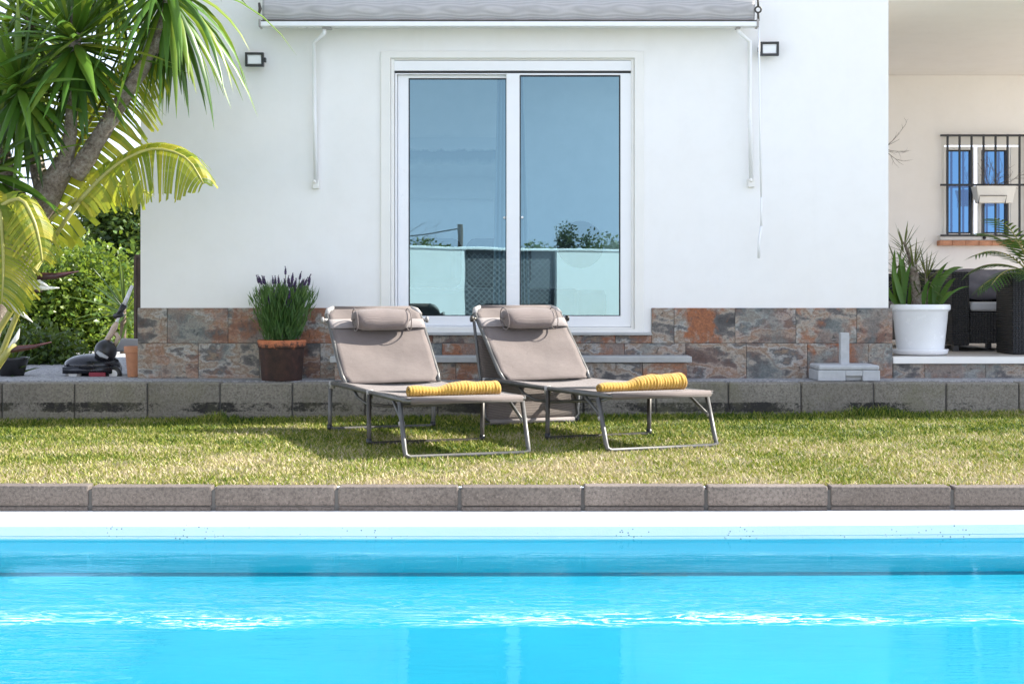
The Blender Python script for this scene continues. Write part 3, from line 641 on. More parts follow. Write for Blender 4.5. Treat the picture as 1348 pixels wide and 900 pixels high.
# ------------------------------------------------------------------ sun loungers
def lounger(loc, rz, label, shade, phi):
    t = thing('sun_lounger', label, 'sun lounger', loc, rz, 'taupe sun loungers on the lawn', local=True)
    hw = .312; zs = .285; hy = 1.40; Lb = .615
    fr = MB()
    cr = .03
    loop = [(-hw, 1.63, zs), (-hw, cr, zs), (-hw + .009, .009, zs), (-hw + cr, 0, zs), (hw - cr, 0, zs), (hw - .009, .009, zs), (hw, cr, zs), (hw, 1.63, zs)]
    fr.tube(loop, .013, 12)
    fr.tube([(-hw, 1.62, zs), (hw, 1.62, zs)], .012, 10); fr.tube([(-hw, .72, zs - .004), (hw, .72, zs - .004)], .010, 10)
    fr.build('frame', ALU, t, smooth=True)
    # seat sling
    b = MB()
    def sfn(u, v):
        x = -hw + 2 * hw * u; y = -.004 + 1.445 * v
        return (x, y, zs + .012 - .022 * math.sin(math.pi * u) * min(1, v * 5) * (1 if v < .97 else .5) + .004 * math.sin(9 * v + 3 * u))
    b.grid(sfn, 24, 40); seat = b.build('seat_sling', SLING, t, smooth=True, solid=.004)
    MB().tube([(-hw + .02, -.002, zs), (hw - .02, -.002, zs)], .0175, 14).build('hem', SLING, seat, smooth=True)
    # legs, three bent-tube U frames
    for top, bot, kk in ((.085, -.015, 0), (.70, .705, 1), (1.60, 1.625, 2)):
        e = .008 if kk else .012
        b = MB(); pts = [(-hw - e, top, zs - .01), (-hw - e, bot + (top - bot) * .15, .05), (-hw - e, bot, .022), (-hw - e + .022, bot, .011), (hw + e - .022, bot, .011), (hw + e, bot, .022), (hw + e, bot + (top - bot) * .15, .05), (hw + e, top, zs - .01)]
        b.tube(pts, .0125, 12)
        lg = b.build('leg', ALU if kk != 1 else ALUD, t, smooth=True)
        if kk:
            for s_ in (-1, 1): MB().tube([(s_ * (hw + e), bot, .002), (s_ * (hw + e), bot, .04)], .0155, 12).build('foot_cap', BPLAST, lg, smooth=True)
        else:
            for s_ in (-1, 1): MB().tube([(s_ * (hw + e), .02 + .03, .16), (s_ * (hw + e), .02 + .036, .18)], .0165, 10).build('leg_joint', PLAST, lg, smooth=True)
    for s_ in (-1, 1):
        MB().tube([(s_ * (hw - .004), .27, zs - .012), (s_ * (hw + .004), .05, .165)], .0085, 8).build('brace', ALU, t, smooth=True)
        for hy_ in (.72, 1.60): MB().tube([(s_ * hw, hy_, zs - .032), (s_ * hw, hy_, zs + .014)], .0185, 12).build('hinge', PLAST, t, smooth=True)
    MB().tube([(-.29, 1.16, zs - .01), (-.285, 1.10, zs - .05), (-.25, 1.02, zs - .085), (-.15, .98, zs - .095), (.15, .98, zs - .095), (.25, 1.02, zs - .085), (.285, 1.10, zs - .05), (.29, 1.16, zs - .01)], .009, 10).build('support_bow', ALU, t, smooth=True)
    # backrest
    cs, sn = math.cos(phi), math.sin(phi)
    def bp(x, s, d=0): return Vector((x, hy + s * cs - d * sn, zs + .02 + s * sn + d * cs))
    bw = .292
    pts = [bp(-bw + .01, -.02), bp(-bw, .05), bp(-bw, Lb - .05), bp(-bw + .012, Lb - .016), bp(-bw + .045, Lb), bp(bw - .045, Lb), bp(bw - .012, Lb - .016), bp(bw, Lb - .05), bp(bw, .05), bp(bw - .01, -.02)]
    br = MB().tube(pts, .0125, 12).build('backrest_frame', ALU, t, smooth=True)
    # sling with clipped corners
    def edge(s):
        e = bw - .006
        if s > Lb - .055: e -= (s - Lb + .055) * 1.0
        if s < .04: e -= (.04 - max(0, s)) * .6
        return e
    ss = sorted(set([-.025, .0, .02, .04] + list(np.linspace(.06, Lb - .055, 22)) + [Lb - .035, Lb - .015, Lb]))
    nu = 20; vs = []
    for s in ss:
        e = edge(s)
        for i in range(nu + 1):
            u = i / nu * 2 - 1
            vs.append(bp(e * u, s, .011 - .018 * (1 - u * u) * math.sin(math.pi * max(0, min(1, s / Lb + .02))) + .003 * math.sin(s * 22 + u * 2.5)))
    b = MB(); b.add(vs, [(j * (nu + 1) + i, j * (nu + 1) + i + 1, (j + 1) * (nu + 1) + i + 1, (j + 1) * (nu + 1) + i) for j in range(len(ss) - 1) for i in range(nu)])
    back = b.build('backrest_sling', SLING, t, smooth=True, solid=.004)
    MB().tube([bp(-bw + .05, Lb), bp(bw - .05, Lb)], .0165, 14).build('hem', SLING, back, smooth=True)
    for s_ in (-1, 1):
        MB().tube([bp(s_ * (bw - .05), Lb + .002), bp(s_ * (bw - .014), Lb - .014), bp(s_ * bw, Lb - .055)], .017, 12).build('corner_cap', PLAST, br, smooth=True)
        MB().tube([bp(s_ * (bw + .005), Lb - .10), bp(s_ * (bw + .035), Lb - .10)], .011, 10).tube([bp(s_ * (bw + .030), Lb - .10), bp(s_ * (bw + .042), Lb - .10)], .019, 12).build('knob', ALUD if shade else PLAST, br, smooth=True)
    # elastic strap and pillow
    b = MB()
    b.grid(lambda u, v: bp((bw + .004) * (2 * u - 1), Lb - .19 + .078 * v, .018 + .004 * math.sin(math.pi * u)), 20, 2); st = b.build('pillow_strap', STRAP, t, smooth=True, solid=.003)
    b = MB(); pc = Lb - .178; nu, nv = 40, 28
    def pfn(u, v):
        a = 2 * math.pi * v; xx = (2 * u - 1)
        k = max(0, 1 - abs(xx) ** 9) ** .5 if abs(xx) < 1 else 0
        k = k * (.92 + .08 * math.cos(xx * 1.5)) * (1 + .025 * math.sin(7 * a + 5 * xx) * abs(xx) ** 3)
        return bp(.012 + .178 * xx + .012 * math.cos(a) * xx, pc + .074 * k * math.cos(a), .076 + .056 * k * math.sin(a) + .003 * math.sin(3 * xx + 2 * a))
    b.grid(pfn, nu, nv); pil = b.build('pillow', PILLOW, t, smooth=True)
    for s_ in (-1, 1):
        ring = [bp(.012 + s_ * .166, pc + .0752 * math.cos(a), .076 + .0572 * math.sin(a)) for a in np.linspace(0, 2 * math.pi, 29)[:-1]]
        MB().tube(ring, .0035, 6, closed=True).build('piping', PILLOW, pil, smooth=True)
    if shade:
        k = bp(0, Lb - .10); x = .315
        top = Vector((0, k.y, k.z)); bot = Vector((0, 1.60, .03))
        b = MB(); pts = [(-x, top.y, top.z), (-x, (top.y + bot.y) / 2, (top.z + bot.z) / 2), (-x, bot.y, bot.z + .03), (-x + .03, bot.y, bot.z), (x - .03, bot.y, bot.z), (x, bot.y, bot.z + .03), (x, (top.y + bot.y) / 2, (top.z + bot.z) / 2), (x, top.y, top.z)]
        sh = b.tube(pts, .0095, 10).build('sunshade_frame', ALU, t, smooth=True)
        b = MB()
        def cfn(u, v):
            p = bot.lerp(top, .0 + .80 * v); return ((x - .006) * (2 * u - 1), p.y + .012 * math.sin(math.pi * u), p.z + .006)
        b.grid(cfn, 16, 12); b.build('sunshade_cloth', SLINGD, sh, smooth=True, solid=.004)
        MB().tube([(-x + .03, bot.y - .004, bot.z), (x - .03, bot.y - .004, bot.z)], .014, 12).build('sunshade_hem', STRAP, sh, smooth=True)
    return t
LA = (Vector((-.224, 7.585, .0)), R(20)); LB = (Vector((.775, 7.885, .004)), R(24))
lounger(LA[0], LA[1], 'taupe sun lounger without sunshade, left one, nearer the lavender pot', False, R(42.5))
lounger(LB[0], LB[1], 'taupe sun lounger with folded brown sunshade hanging behind its backrest', True, R(42.5))

def towel(L, yl, x0, x1, label, r0, r1, skew):
    loc, rz = L; M = Matrix.Translation(loc) @ Matrix.Rotation(rz, 4, 'Z'); M3 = Matrix.Rotation(rz, 3, 'Z')
    zs = .300
    t = thing('rolled_towel', label, 'towel', M @ Vector(((x0 + x1) / 2, yl, zs)), 0, 'yellow towels on the loungers')
    b = MB(); n = 170; seg = 28; vs = []
    def prof(u):
        k = r0 + (r1 - r0) * (u ** .8) - .012 * math.exp(-((u - .30) / .16) ** 2) + .004 * math.sin(u * 5)
        if u > .95: k *= math.sqrt(max(.0, 1 - ((u - .95) / .05) ** 2)) * .35 + .65
        return k
    for i in range(n + 1):
        u = i / n; r = prof(u) * (1 + .03 * math.sin(i * .071 + 1) + .02 * math.sin(i * .19)); rib = 1 + .030 * (1 + .5 * math.sin(i * .37)) * math.sin(u * 2 * math.pi * 29 + .8 * math.sin(u * 17) + .5)
        c = Vector((x0 + (x1 - x0) * u, yl + skew * u, zs + r * .80))
        for k in range(seg):
            a = 2 * math.pi * k / seg; zz_ = r * math.sin(a) * rib * .88
            if zz_ < -r * .78: zz_ = -r * .78
            vs.append(M @ (c + Vector((0, r * 1.32 * math.cos(a) * rib, zz_))))
    b.add(vs, [(i * seg + k, i * seg + (k + 1) % seg, (i + 1) * seg + (k + 1) % seg, (i + 1) * seg + k) for i in range(n) for k in range(seg)])
    b.add([vs[n * seg + k] for k in range(seg)], [tuple(range(seg))])
    b.build('roll', TOWEL, t, smooth=True)
    b = MB(); r = r0
    b.add([M @ Vector((x0 + .012, yl + r * 1.2 * math.cos(2 * math.pi * k / seg), zs + r * .8 + max(-.76, .82 * math.sin(2 * math.pi * k / seg)) * r)) for k in range(seg)], [tuple(range(seg))])
    b.build('inner_fold', TOWELIN, t)
    b = MB()
    sp = [M @ Vector((x0 + .004, yl + r * (1.2 - a * .135) * math.cos(a), zs + r * .8 + r * (.80 - a * .09) * math.sin(a))) for a in np.linspace(0, 8.2, 60)]
    b.tube(sp, .0048, 7); b.build('spiral_edge', TOWEL, t, smooth=True)
towel(LA, .105, -.275, .215, 'rolled yellow ribbed towel on foot end of left lounger', .030, .047, .03)
towel(LB, .125, -.30, .215, 'rolled yellow ribbed towel on foot end of right lounger, bulging to the right', .024, .060, .03)

# ------------------------------------------------------------------ plants: generators
def blade(mb, p, d, side, length, width, droop, segs=6, fold=.25, prof=None, wave=0):
    """strap leaf from p along d, bending down, with a V fold"""
    d = Vector(d).normalized(); side = Vector(side).normalized(); up = side.cross(d).normalized()
    pos = Vector(p); vs = []; st = length / segs
    for i in range(segs + 1):
        u = i / segs
        w_ = width * (prof(u) if prof else (min(1, .45 + 2.2 * u) * max(.02, 1 - u ** 2.2)))
        sd = side; nrm = sd.cross(d).normalized()
        vs += [pos - sd * w_ + nrm * w_ * fold * 2, pos, pos + sd * w_ + nrm * w_ * fold * 2]
        d = (d + Vector((0, 0, -1)) * droop * st * (1 + 1.5 * u) + side * wave * st).normalized()
        side = (side - d * side.dot(d)).normalized(); pos = pos + d * st
    fs = []
    for i in range(segs):
        a = i * 3; fs += [(a, a + 1, a + 4, a + 3), (a + 1, a + 2, a + 5, a + 4)]
    mb.add(vs, fs)
def rosette(mb, c, axis, n, length, width, amin=8, amax=140, droop=.5, rnd=random, fold=.25, power=.75):
    axis = Vector(axis).normalized(); a0 = axis.orthogonal().normalized(); b0 = axis.cross(a0)
    for i in range(n):
        f = (i + .5) / n; th = R(amin + (amax - amin) * f ** power) + rnd.uniform(-.1, .1); ph = i * 2.39996 + rnd.uniform(-.2, .2)
        rad = a0 * math.cos(ph) + b0 * math.sin(ph); d = axis * math.cos(th) + rad * math.sin(th)
        side = axis.cross(d)
        if side.length < 1e-3: side = a0
        blade(mb, Vector(c) - axis * .16 * f + rad * .012, d, side, length * rnd.uniform(.75, 1.12) * (.72 + .28 * math.sin(math.pi * min(1, f + .15))), width * rnd.uniform(.8, 1.15), droop * rnd.uniform(.4, 1.5), 6, fold)
def trunk(mb, pts, rs, seg=16, amp=.12, rnd=random):
    # resample, roughen
    P_ = [Vector(p) for p in pts]; out = []; ro = []
    for i in range(len(P_) - 1):
        for k in range(6):
            u = k / 6; out.append(P_[i].lerp(P_[i + 1], u)); ro.append(rs[i] + (rs[i + 1] - rs[i]) * u)
    out.append(P_[-1]); ro.append(rs[-1]); n0 = len(mb.v)
    mb.tube(out, ro, seg)
    for i in range(n0, len(mb.v)):
        c = out[min(len(out) - 1, (i - n0) // seg)]; v = Vector(mb.v[i]); k = 1 + amp * rnd.uniform(-1, 1)
        mb.v[i] = tuple(c + (v - c) * k)
def leafcloud(name, m, clumps, n, size, parent=None, seed=1, flat=.3):
    r = np.random.default_rng(seed); cl = np.array(clumps, dtype=float)
    wts = cl[:, 3] * cl[:, 4] * cl[:, 5]; wts = wts ** .8 / (wts ** .8).sum()
    k = r.choice(len(cl), n, p=wts); d = r.normal(size=(n, 3)); d /= np.linalg.norm(d, axis=1)[:, None]
    rad = r.random(n) ** .38 * (1 + .18 * r.normal(size=n)); pos = cl[k, :3] + d * rad[:, None] * cl[k, 3:6]
    # small sub clumps
    sub = r.normal(size=(n // 14 + 1, 3)) * .05; pos += sub[r.integers(0, len(sub), n)]
    L = size * (.6 + .8 * r.random(n)); a = r.normal(size=(n, 3)); a[:, 2] *= .6; a += d * .8; a /= np.linalg.norm(a, axis=1)[:, None]
    q = r.normal(size=(n, 3)); b_ = np.cross(a, q); b_ /= np.linalg.norm(b_, axis=1)[:, None]; c_ = np.cross(a, b_)
    A = pos; B = pos + a * L[:, None] * .5 + b_ * L[:, None] * flat + c_ * L[:, None] * .08; Cc = pos + a * L[:, None]; D = pos + a * L[:, None] * .5 - b_ * L[:, None] * flat + c_ * L[:, None] * .08
    V = np.stack([A, B, Cc, D], 1).reshape(-1, 3); i = np.arange(n)[:, None] * 4
    return np_mesh(name, V, np.concatenate([i + np.array([[0, 1, 2]]), i + np.array([[0, 2, 3]])]), m, parent)

# ------------------------------------------------------------------ yucca tree at the left
YY = 9.3
yt = thing('yucca_tree', 'large leaning yucca tree with sword leaved heads at the left edge', 'tree', (px(-50, YY), YY, 0))
b = MB()
trunk(b, [Vector((px(-60, YY), YY, -.02)), P(-25, 440, YY), P(10, 360, YY), P(52, 280, YY), P(86, 213, YY)], [.125, .108, .098, .09, .07], 18, .06)
trunk(b, [P(100, 232, YY), P(128, 185, YY - .05), P(165, 125, YY - .1), P(205, 62, YY - .15), P(222, 10, YY - .15), P(226, -40, YY - .15)], [.062, .052, .046, .04, .036, .034], 14, .08)
trunk(b, [P(84, 225, YY), P(92, 180, YY - .08), P(97, 110, YY - .16), P(99, 55, YY - .2), P(100, 10, YY - .2)], [.055, .04, .036, .034, .03], 12, .08)
trunk(b, [P(40, 300, YY), P(10, 230, YY + .15), P(-6, 150, YY + .2), P(-10, 60, YY + .2)], [.07, .05, .04, .035], 12, .08)
trunk(b, [P(60, 262, YY), P(40, 180, YY + .35), P(38, 90, YY + .5), P(42, 20, YY + .5)], [.055, .045, .04, .035], 12, .08)
b.build('trunk', BARK, yt, smooth=True)
rr = random.Random(3)
for c, ax, n_, ln_, wd, am in ((P(98, 42, YY - .2), (0, -.35, 1), 104, .72, .032, 165), (P(216, -28, YY - .15), (-.12, -.25, 1), 96, .88, .026, 172),
                              (P(-8, 60, YY + .2), (-.2, -.2, 1), 60, .78, .034, 168), (P(42, 20, YY + .5), (.0, .1, 1), 70, .8, .034, 168), (P(150, -75, YY + .2), (.1, .1, 1), 70, .86, .030, 168), (P(-20, 215, YY - .15), (-.1, -.5, .8), 60, .66, .03, 170), (P(20, 105, YY - .25), (-.2, -.6, .9), 80, .66, .03, 168)):
    b = MB(); rosette(b, c, ax, n_, ln_, wd, 6, am, 1.15 if ln_ > .87 else .45, rr, .25, .55 if ln_ > .87 else .75); b.build('crown', YUCCA, yt, smooth=True)

# ------------------------------------------------------------------ strelitzia
def strel_leaf(mid, wmax, seed, upv=(0, -.6, .8), strips=40, tear=.42, droopk=.55, cut=.0):
    """big torn leaf; mid: points of the midrib in world space"""
    r = random.Random(seed); mid = [Vector(p) for p in mid]
    def at(u):
        f = u * (len(mid) - 1); i = min(len(mid) - 2, int(f)); k = f - i
        p0 = mid[max(0, i - 1)]; p1 = mid[i]; p2 = mid[i + 1]; p3 = mid[min(len(mid) - 1, i + 2)]
        return .5 * ((2 * p1) + (p2 - p0) * k + (2 * p0 - 5 * p1 + 4 * p2 - p3) * k * k + (3 * p1 - p0 - 3 * p2 + p3) * k ** 3)
    b = MB(); up = Vector(upv).normalized()
    for s_ in (-1, 1):
        off = 0
        for i in range(strips):
            u0 = i / strips; u1 = (i + 1) / strips
            if r.random() < tear: off = r.uniform(-.9, .7); gap = r.uniform(.25, .75)
            else: gap = .12 if r.random() < .5 else .0; off *= .8
            quad = []
            for q in range(5):
                v = q / 4; row = []
                for u in (u0 + gap / strips * v, u1 - .02 / strips):
                    uu = min(1, u); p = at(uu); t_ = (at(min(1, uu + .01)) - at(max(0, uu - .01))).normalized()
                    sd = t_.cross(up).normalized() * s_; wk = 1 + .10 * math.sin(i * 2.3) + r.uniform(-.03, .03) if q == 4 else 1
                    W_ = wmax * wk * (math.sin(math.pi * min(1, .06 + .93 * uu)) ** .55) * (1 - cut * (r.random() if q == 4 else 0))
                    d = (sd * .9 + t_ * (.32 + .12 * off)).normalized()
                    row.append(p + d * W_ * v + up * (W_ * v * (.30 - .55 * v)) + Vector((0, 0, -1)) * droopk * W_ * v * v * (1 + .7 * off))
                quad.append(row)
            vs = [p for row in quad for p in row]
            b.add(vs, [(2 * q, 2 * q + 1, 2 * q + 3, 2 * q + 2) for q in range(4)])
    return b, [at(i / 14) for i in range(15)]
ST = 9.0
sp = thing('bird_of_paradise', 'tall bird of paradise plant with torn yellow green leaves beside the yucca', 'plant', (px(-70, ST), ST, 0))
leaves = [
    ([P(104, 266, ST), P(132, 236, ST), P(165, 210, ST - .05), P(205, 196, ST - .1), P(245, 208, ST - .15), P(268, 242, ST - .18)], .21, 1, (.1, -.75, .65)),
    ([P(40, 330, ST + .3), P(90, 220, ST + .35), P(130, 140, ST + .4), P(172, 92, ST + .4), P(220, 70, ST + .35)], .34, 2, (-.3, -.8, .5)),
    ([P(-40, 300, ST - .2), P(20, 262, ST - .3), P(42, 285, ST - .34), P(52, 318, ST - .36), P(56, 345, ST - .36)], .15, 3, (.5, -.8, .3)),
    ([P(-30, 240, ST - .1), P(-2, 275, ST - .3), P(4, 330, ST - .36), P(4, 370, ST - .38), P(2, 400, ST - .38)], .20, 4, (.2, -.95, .2)),
    ([P(92, 268, ST + .2), P(120, 254, ST + .2), P(150, 246, ST + .2), P(180, 248, ST + .2), P(200, 258, ST + .2)], .09, 5, (.0, -.5, .85)),
]
for mid, wm, sd, up in leaves:
    b, pts = strel_leaf(mid, wm, sd, up); lf = b.build('leaf', STREL, sp, smooth=False)
    MB().tube(pts, [.014 * (1 - .85 * i / 14) + .002 for i in range(15)], 8).build('midrib', STALK, lf, smooth=True)
for pts, r_ in (([P(60, 330, ST), P(85, 292, ST), P(104, 266, ST)], .013), ([P(40, 330, ST + .2), P(70, 285, ST + .2), P(92, 268, ST + .2)], .012), ([P(-70, 600, ST), P(-30, 480, ST), P(20, 400, ST), P(60, 330, ST)], .018), ([P(-60, 600, ST - .1), P(0, 470, ST - .1), P(28, 400, ST - .15), P(42, 362, ST - .2)], .016), ([P(-60, 600, ST), P(-50, 450, ST), P(-20, 350, ST + .1), P(40, 330, ST + .2)], .018), ([P(-90, 600, ST), P(-60, 420, ST), P(-40, 300, ST - .2)], .018), ([P(-50, 600, ST), P(-15, 500, ST - .2), P(5, 470, ST - .25), P(18, 452, ST - .25)], .02)):
    MB().tube(pts, r_, 10).build('stalk', STALK, sp, smooth=True)
def spike(name, pts, rs, m, par): return MB().tube(pts, rs, 10).build(name, m, par, smooth=True)
f1 = spike('flower', [P(38, 366, ST - .2), P(52, 364, ST - .2), P(75, 363, ST - .2), P(104, 357, ST - .2)], [.012, .024, .018, .002], BRACT, sp)
spike('petal', [P(36, 374, ST - .22), P(46, 378, ST - .22), P(60, 379, ST - .22), P(78, 379, ST - .22)], [.01, .022, .014, .002], PETAL, f1)
spike('petal', [P(36, 370, ST - .21), P(42, 374, ST - .23), P(52, 371, ST - .23), P(64, 377, ST - .23)], [.01, .018, .014, .003], PETAL, f1)
spike('lower_bract', [P(32, 378, ST - .22), P(38, 382, ST - .23), P(56, 384, ST - .23)], [.012, .016, .003], BRACT, f1)
f2 = spike('flower', [P(12, 462, ST - .25), P(24, 459, ST - .25), P(45, 456, ST - .25), P(68, 450, ST - .25)], [.012, .02, .012, .002], BRACT, sp)
spike('petal', [P(12, 458, ST - .26), P(22, 444, ST - .26), P(26, 432, ST - .26)], [.01, .013, .002], PETAL, f2)
spike('petal', [P(-4, 388, ST - .24), P(16, 402, ST - .25), P(30, 414, ST - .25), P(43, 424, ST - .25)], [.008, .016, .012, .002], PETAL, f1)

# ------------------------------------------------------------------ garden behind, at the left
GY = 15.5
def bpx(x, y, Y, rx, ry, rz): p = P(x, y, Y); return (p.x, p.y, p.z, rx, ry, rz)
bs = thing('garden_shrub', 'bright green broad leaved shrub left of the house', 'shrub', (px(85, GY), GY, TZ))
leafcloud('foliage', BUSH, [bpx(70, 430, GY, .5, .5, .42), bpx(130, 425, GY, .45, .5, .45), bpx(40, 425, GY, .4, .4, .4), bpx(100, 380, GY, .42, .45, .36), bpx(150, 390, GY + .3, .35, .4, .5), bpx(60, 385, GY, .3, .3, .28), bpx(115, 345, GY + .2, .25, .3, .22), bpx(60, 462, GY, .6, .4, .25), bpx(140, 462, GY, .5, .4, .25)], 15000, .062, bs, 4)
b = MB(); rr = random.Random(9)
for i in range(9):
    x = 40 + 14 * i; b.tube([P(85 + rr.uniform(-10, 10), 497, GY), P((85 + x) / 2, 460, GY), P(x, 400, GY)], [.02, .014, .006], 8)
b.build('branches', TWIG, bs, smooth=True)
dt = thing('garden_tree', 'dark green small tree behind the bright shrub by the house corner', 'tree', (px(165, 18), 18, TZ))
leafcloud('crown', DTREE, [bpx(165, 285, 18, .42, .5, .38), bpx(140, 300, 18, .35, .4, .3), bpx(185, 320, 18, .5, .5, .42), bpx(128, 275, 18.2, .25, .3, .2), bpx(175, 380, 18, .5, .5, .5)], 9000, .075, dt, 5)
MB().tube([(px(165, 18), 18, TZ), (px(168, 18), 18, 1.0), (px(165, 18), 18, 1.7)], [.06, .05, .02], 10).build('trunk', TWIG, dt, smooth=True)
bt = thing('back_tree', 'distant leafy tree showing between the yucca leaves at far left', 'tree', (px(30, 26), 26, TZ))
leafcloud('crown', BUSH, [bpx(20, 330, 26, 1.0, 1, .7), bpx(95, 345, 26, .8, 1, .5), bpx(-60, 300, 26, 1.2, 1, .9)], 9000, .10, bt, 6)
MB().tube([(px(30, 26), 26, TZ), (px(25, 26), 26, 1.4)], [.1, .06], 10).build('trunk', TWIG, bt, smooth=True)
sk = thing('spiky_plant', 'spiky leaved plant behind the shrub near the house corner', 'plant', (px(160, 15), 14.9, TZ))
b = MB(); rosette(b, P(162, 400, 14.6), (-.2, -.2, 1), 34, .55, .018, 5, 110, .4, random.Random(5)); b.build('foliage', DTREE, sk, smooth=True)
MB().tube([(px(162, 14.6), 14.6, TZ), P(162, 402, 14.6)], .03, 8).build('stem', TWIG, sk, smooth=True)
ag = thing('potted_agave', 'dark spiky agave in a black pot at far left of terrace', 'plant', (px(18, 10.7), 10.7, TZ))
b = MB(); rosette(b, P(16, 472, 10.7), (0, -.2, 1), 30, .24, .016, 10, 100, .5, random.Random(6), .3); b.build('foliage', DTREE, ag, smooth=True)
MB().lathe([(.08, TZ), (.11, TZ + .11), (.12, TZ + .13), (.1, TZ + .13), (.09, TZ + .1)], (px(16, 10.7), 10.7, 0), 24).build('pot', BPLAST, ag, smooth=True)
for X_, lab, sd in ((55, 'low dark leafy shrub on the terrace beside the lawn mower', 41), (-6, 'low dark leafy shrub at the far left end of the terrace', 42)):
    ls = thing('low_shrub', lab, 'shrub', (px(X_, 12.6), 12.6, TZ), 0, 'low shrubs behind the terrace')
    leafcloud('foliage', DTREE, [bpx(X_, 462, 12.6, .26, .25, .17), bpx(X_ + 22, 470, 12.5, .2, .2, .13), bpx(X_ - 22, 468, 12.5, .2, .2, .14)], 2600, .05, ls, sd)
    MB().tube([(px(X_, 12.6), 12.6, TZ), P(X_ + 4, 462, 12.6)], [.02, .008], 6).build('stem', TWIG, ls)
gf = MB(); x = -12.
while x < HX0 - .4:
    gf.box(x, x + .14, 19, 19.03, TZ, .95); x += .155
tag(gf.build('garden_fence', SILL), 'low pale boarded fence beyond the shrubs left of the house', 'fence')
wp = MB().box(px(177, 12), px(187, 12), 12, 12.07, TZ, pz(335, 12), None).box(px(176.5, 12), px(180, 12), 11.985, 12.0, TZ, pz(338, 12))
tag(wp.build('wooden_post', WOODD, bevel=.005), 'dark weathered wooden post against the left house corner', 'post')
TX = -2.628; TPY = 10.55
tp = thing('flower_pot', 'plain slim terracotta pot standing half behind the house corner', 'pot', (TX, TPY, TZ))
MB().lathe([(.040, TZ), (.056, TZ + .165), (.064, TZ + .167), (.066, TZ + .212), (.058, TZ + .214), (.054, TZ + .18)], (TX, TPY, 0), 32).build('pot_body', TERRA2, tp, smooth=True, bevel=.003)
MB().lathe([(.001, TZ + .181), (.055, TZ + .181)], (TX, TPY, 0), 24).build('potting_soil', EARTH, tp)
# lawn mower
MY = 10.75; q = MY / F
mw = thing('lawn_mower', 'black electric lawn mower with beige handle parked by the house corner', 'lawn mower', (px(130, MY), MY, TZ))
c = P(122, 480, MY)
MB().sphere((c.x, MY, c.z), .19, 1.05, .85, .42, 28).box(c.x - .17, c.x + .17, MY - .15, MY + .15, c.z - .055, c.z - .01).build('deck', pm('mower_black', (.012, .013, .018), .2, var=.2), mw, smooth=True)
c = P(139, 462, MY - .06); hs = MB().sphere((c.x, c.y, c.z), .078, 1, 1, 1.05, 24).build('motor', BPLAST, mw, smooth=True)
MB().tube([P(128, 463, MY - .13), P(133, 467, MY - .14), P(142, 471, MY - .14)], [.012, .016, .009], 10).build('motor_vent', CONC, hs, smooth=True)
for x, y in ((97, 492), (150, 492)):
    w0 = P(x, y, MY - .1); 
    M = Matrix.Translation(w0) @ Matrix.Rotation(R(90), 4, 'X')
    b = MB().lathe([(.02, -.022), (.05, -.022), (.056, -.01), (.056, .01), (.05, .022), (.02, .022)], (0, 0, 0), 24); b.v = [tuple(M @ Vector(v)) for v in b.v]
    wh = b.build('wheel', BPLAST if x > 100 else PLAST, mw, smooth=True)
    b = MB().lathe([(.001, .024), (.03, .023)], (0, 0, 0), 16); b.v = [tuple(M @ Vector(v)) for v in b.v]; b.build('hub', PVC, wh)
MB().box(px(126, MY), px(147, MY), MY - .172, MY - .15, pz(494, MY), pz(488.5, MY)).build('red_trim', pm('red_plastic', (.22, .012, .03), .4), mw)
HB = pm('beige_handle', (.55, .42, .33), .5)
for dy in (-.05, .07): MB().tube([P(136, 455, MY + dy), P(146, 440, MY + dy), P(151, 430, MY + dy), P(154, 424, MY + dy)], [.018, .022, .022, .012], 10).build('handle_bracket', HB, mw, smooth=True)
MB().tube([P(152, 438, MY - .05), P(156, 444, MY - .05), P(151, 455, MY - .05)], [.014, .017, .012], 10).build('handle_bracket', HB, mw, smooth=True)
MB().tube([P(152, 428, MY), P(157, 415, MY)], .011, 10).tube([P(163, 402, MY), P(174, 376, MY)], [.016, .011], 10).build('push_rod', pm('white_metal', (.72, .72, .74), .35), mw, smooth=True)
MB().tube([P(150, 417, MY), P(162, 413, MY)], .02, 10).tube([P(156, 414, MY), P(164, 401, MY)], [.017, .024], 10).build('switch_grip', BPLAST, mw, smooth=True)
b = MB(); b.add([P(150, 463, MY + .05), P(178, 462, MY + .05), P(188, 446, MY + .05), P(160, 445, MY + .05), P(150, 463, MY + .3), P(178, 462, MY + .3), P(188, 446, MY + .3), P(160, 445, MY + .3)], [(0, 1, 2, 3), (7, 6, 5, 4), (0, 4, 5, 1), (1, 5, 6, 2), (2, 6, 7, 3), (3, 7, 4, 0)])
b.build('grass_bag', CUSHL, mw, bevel=.01)

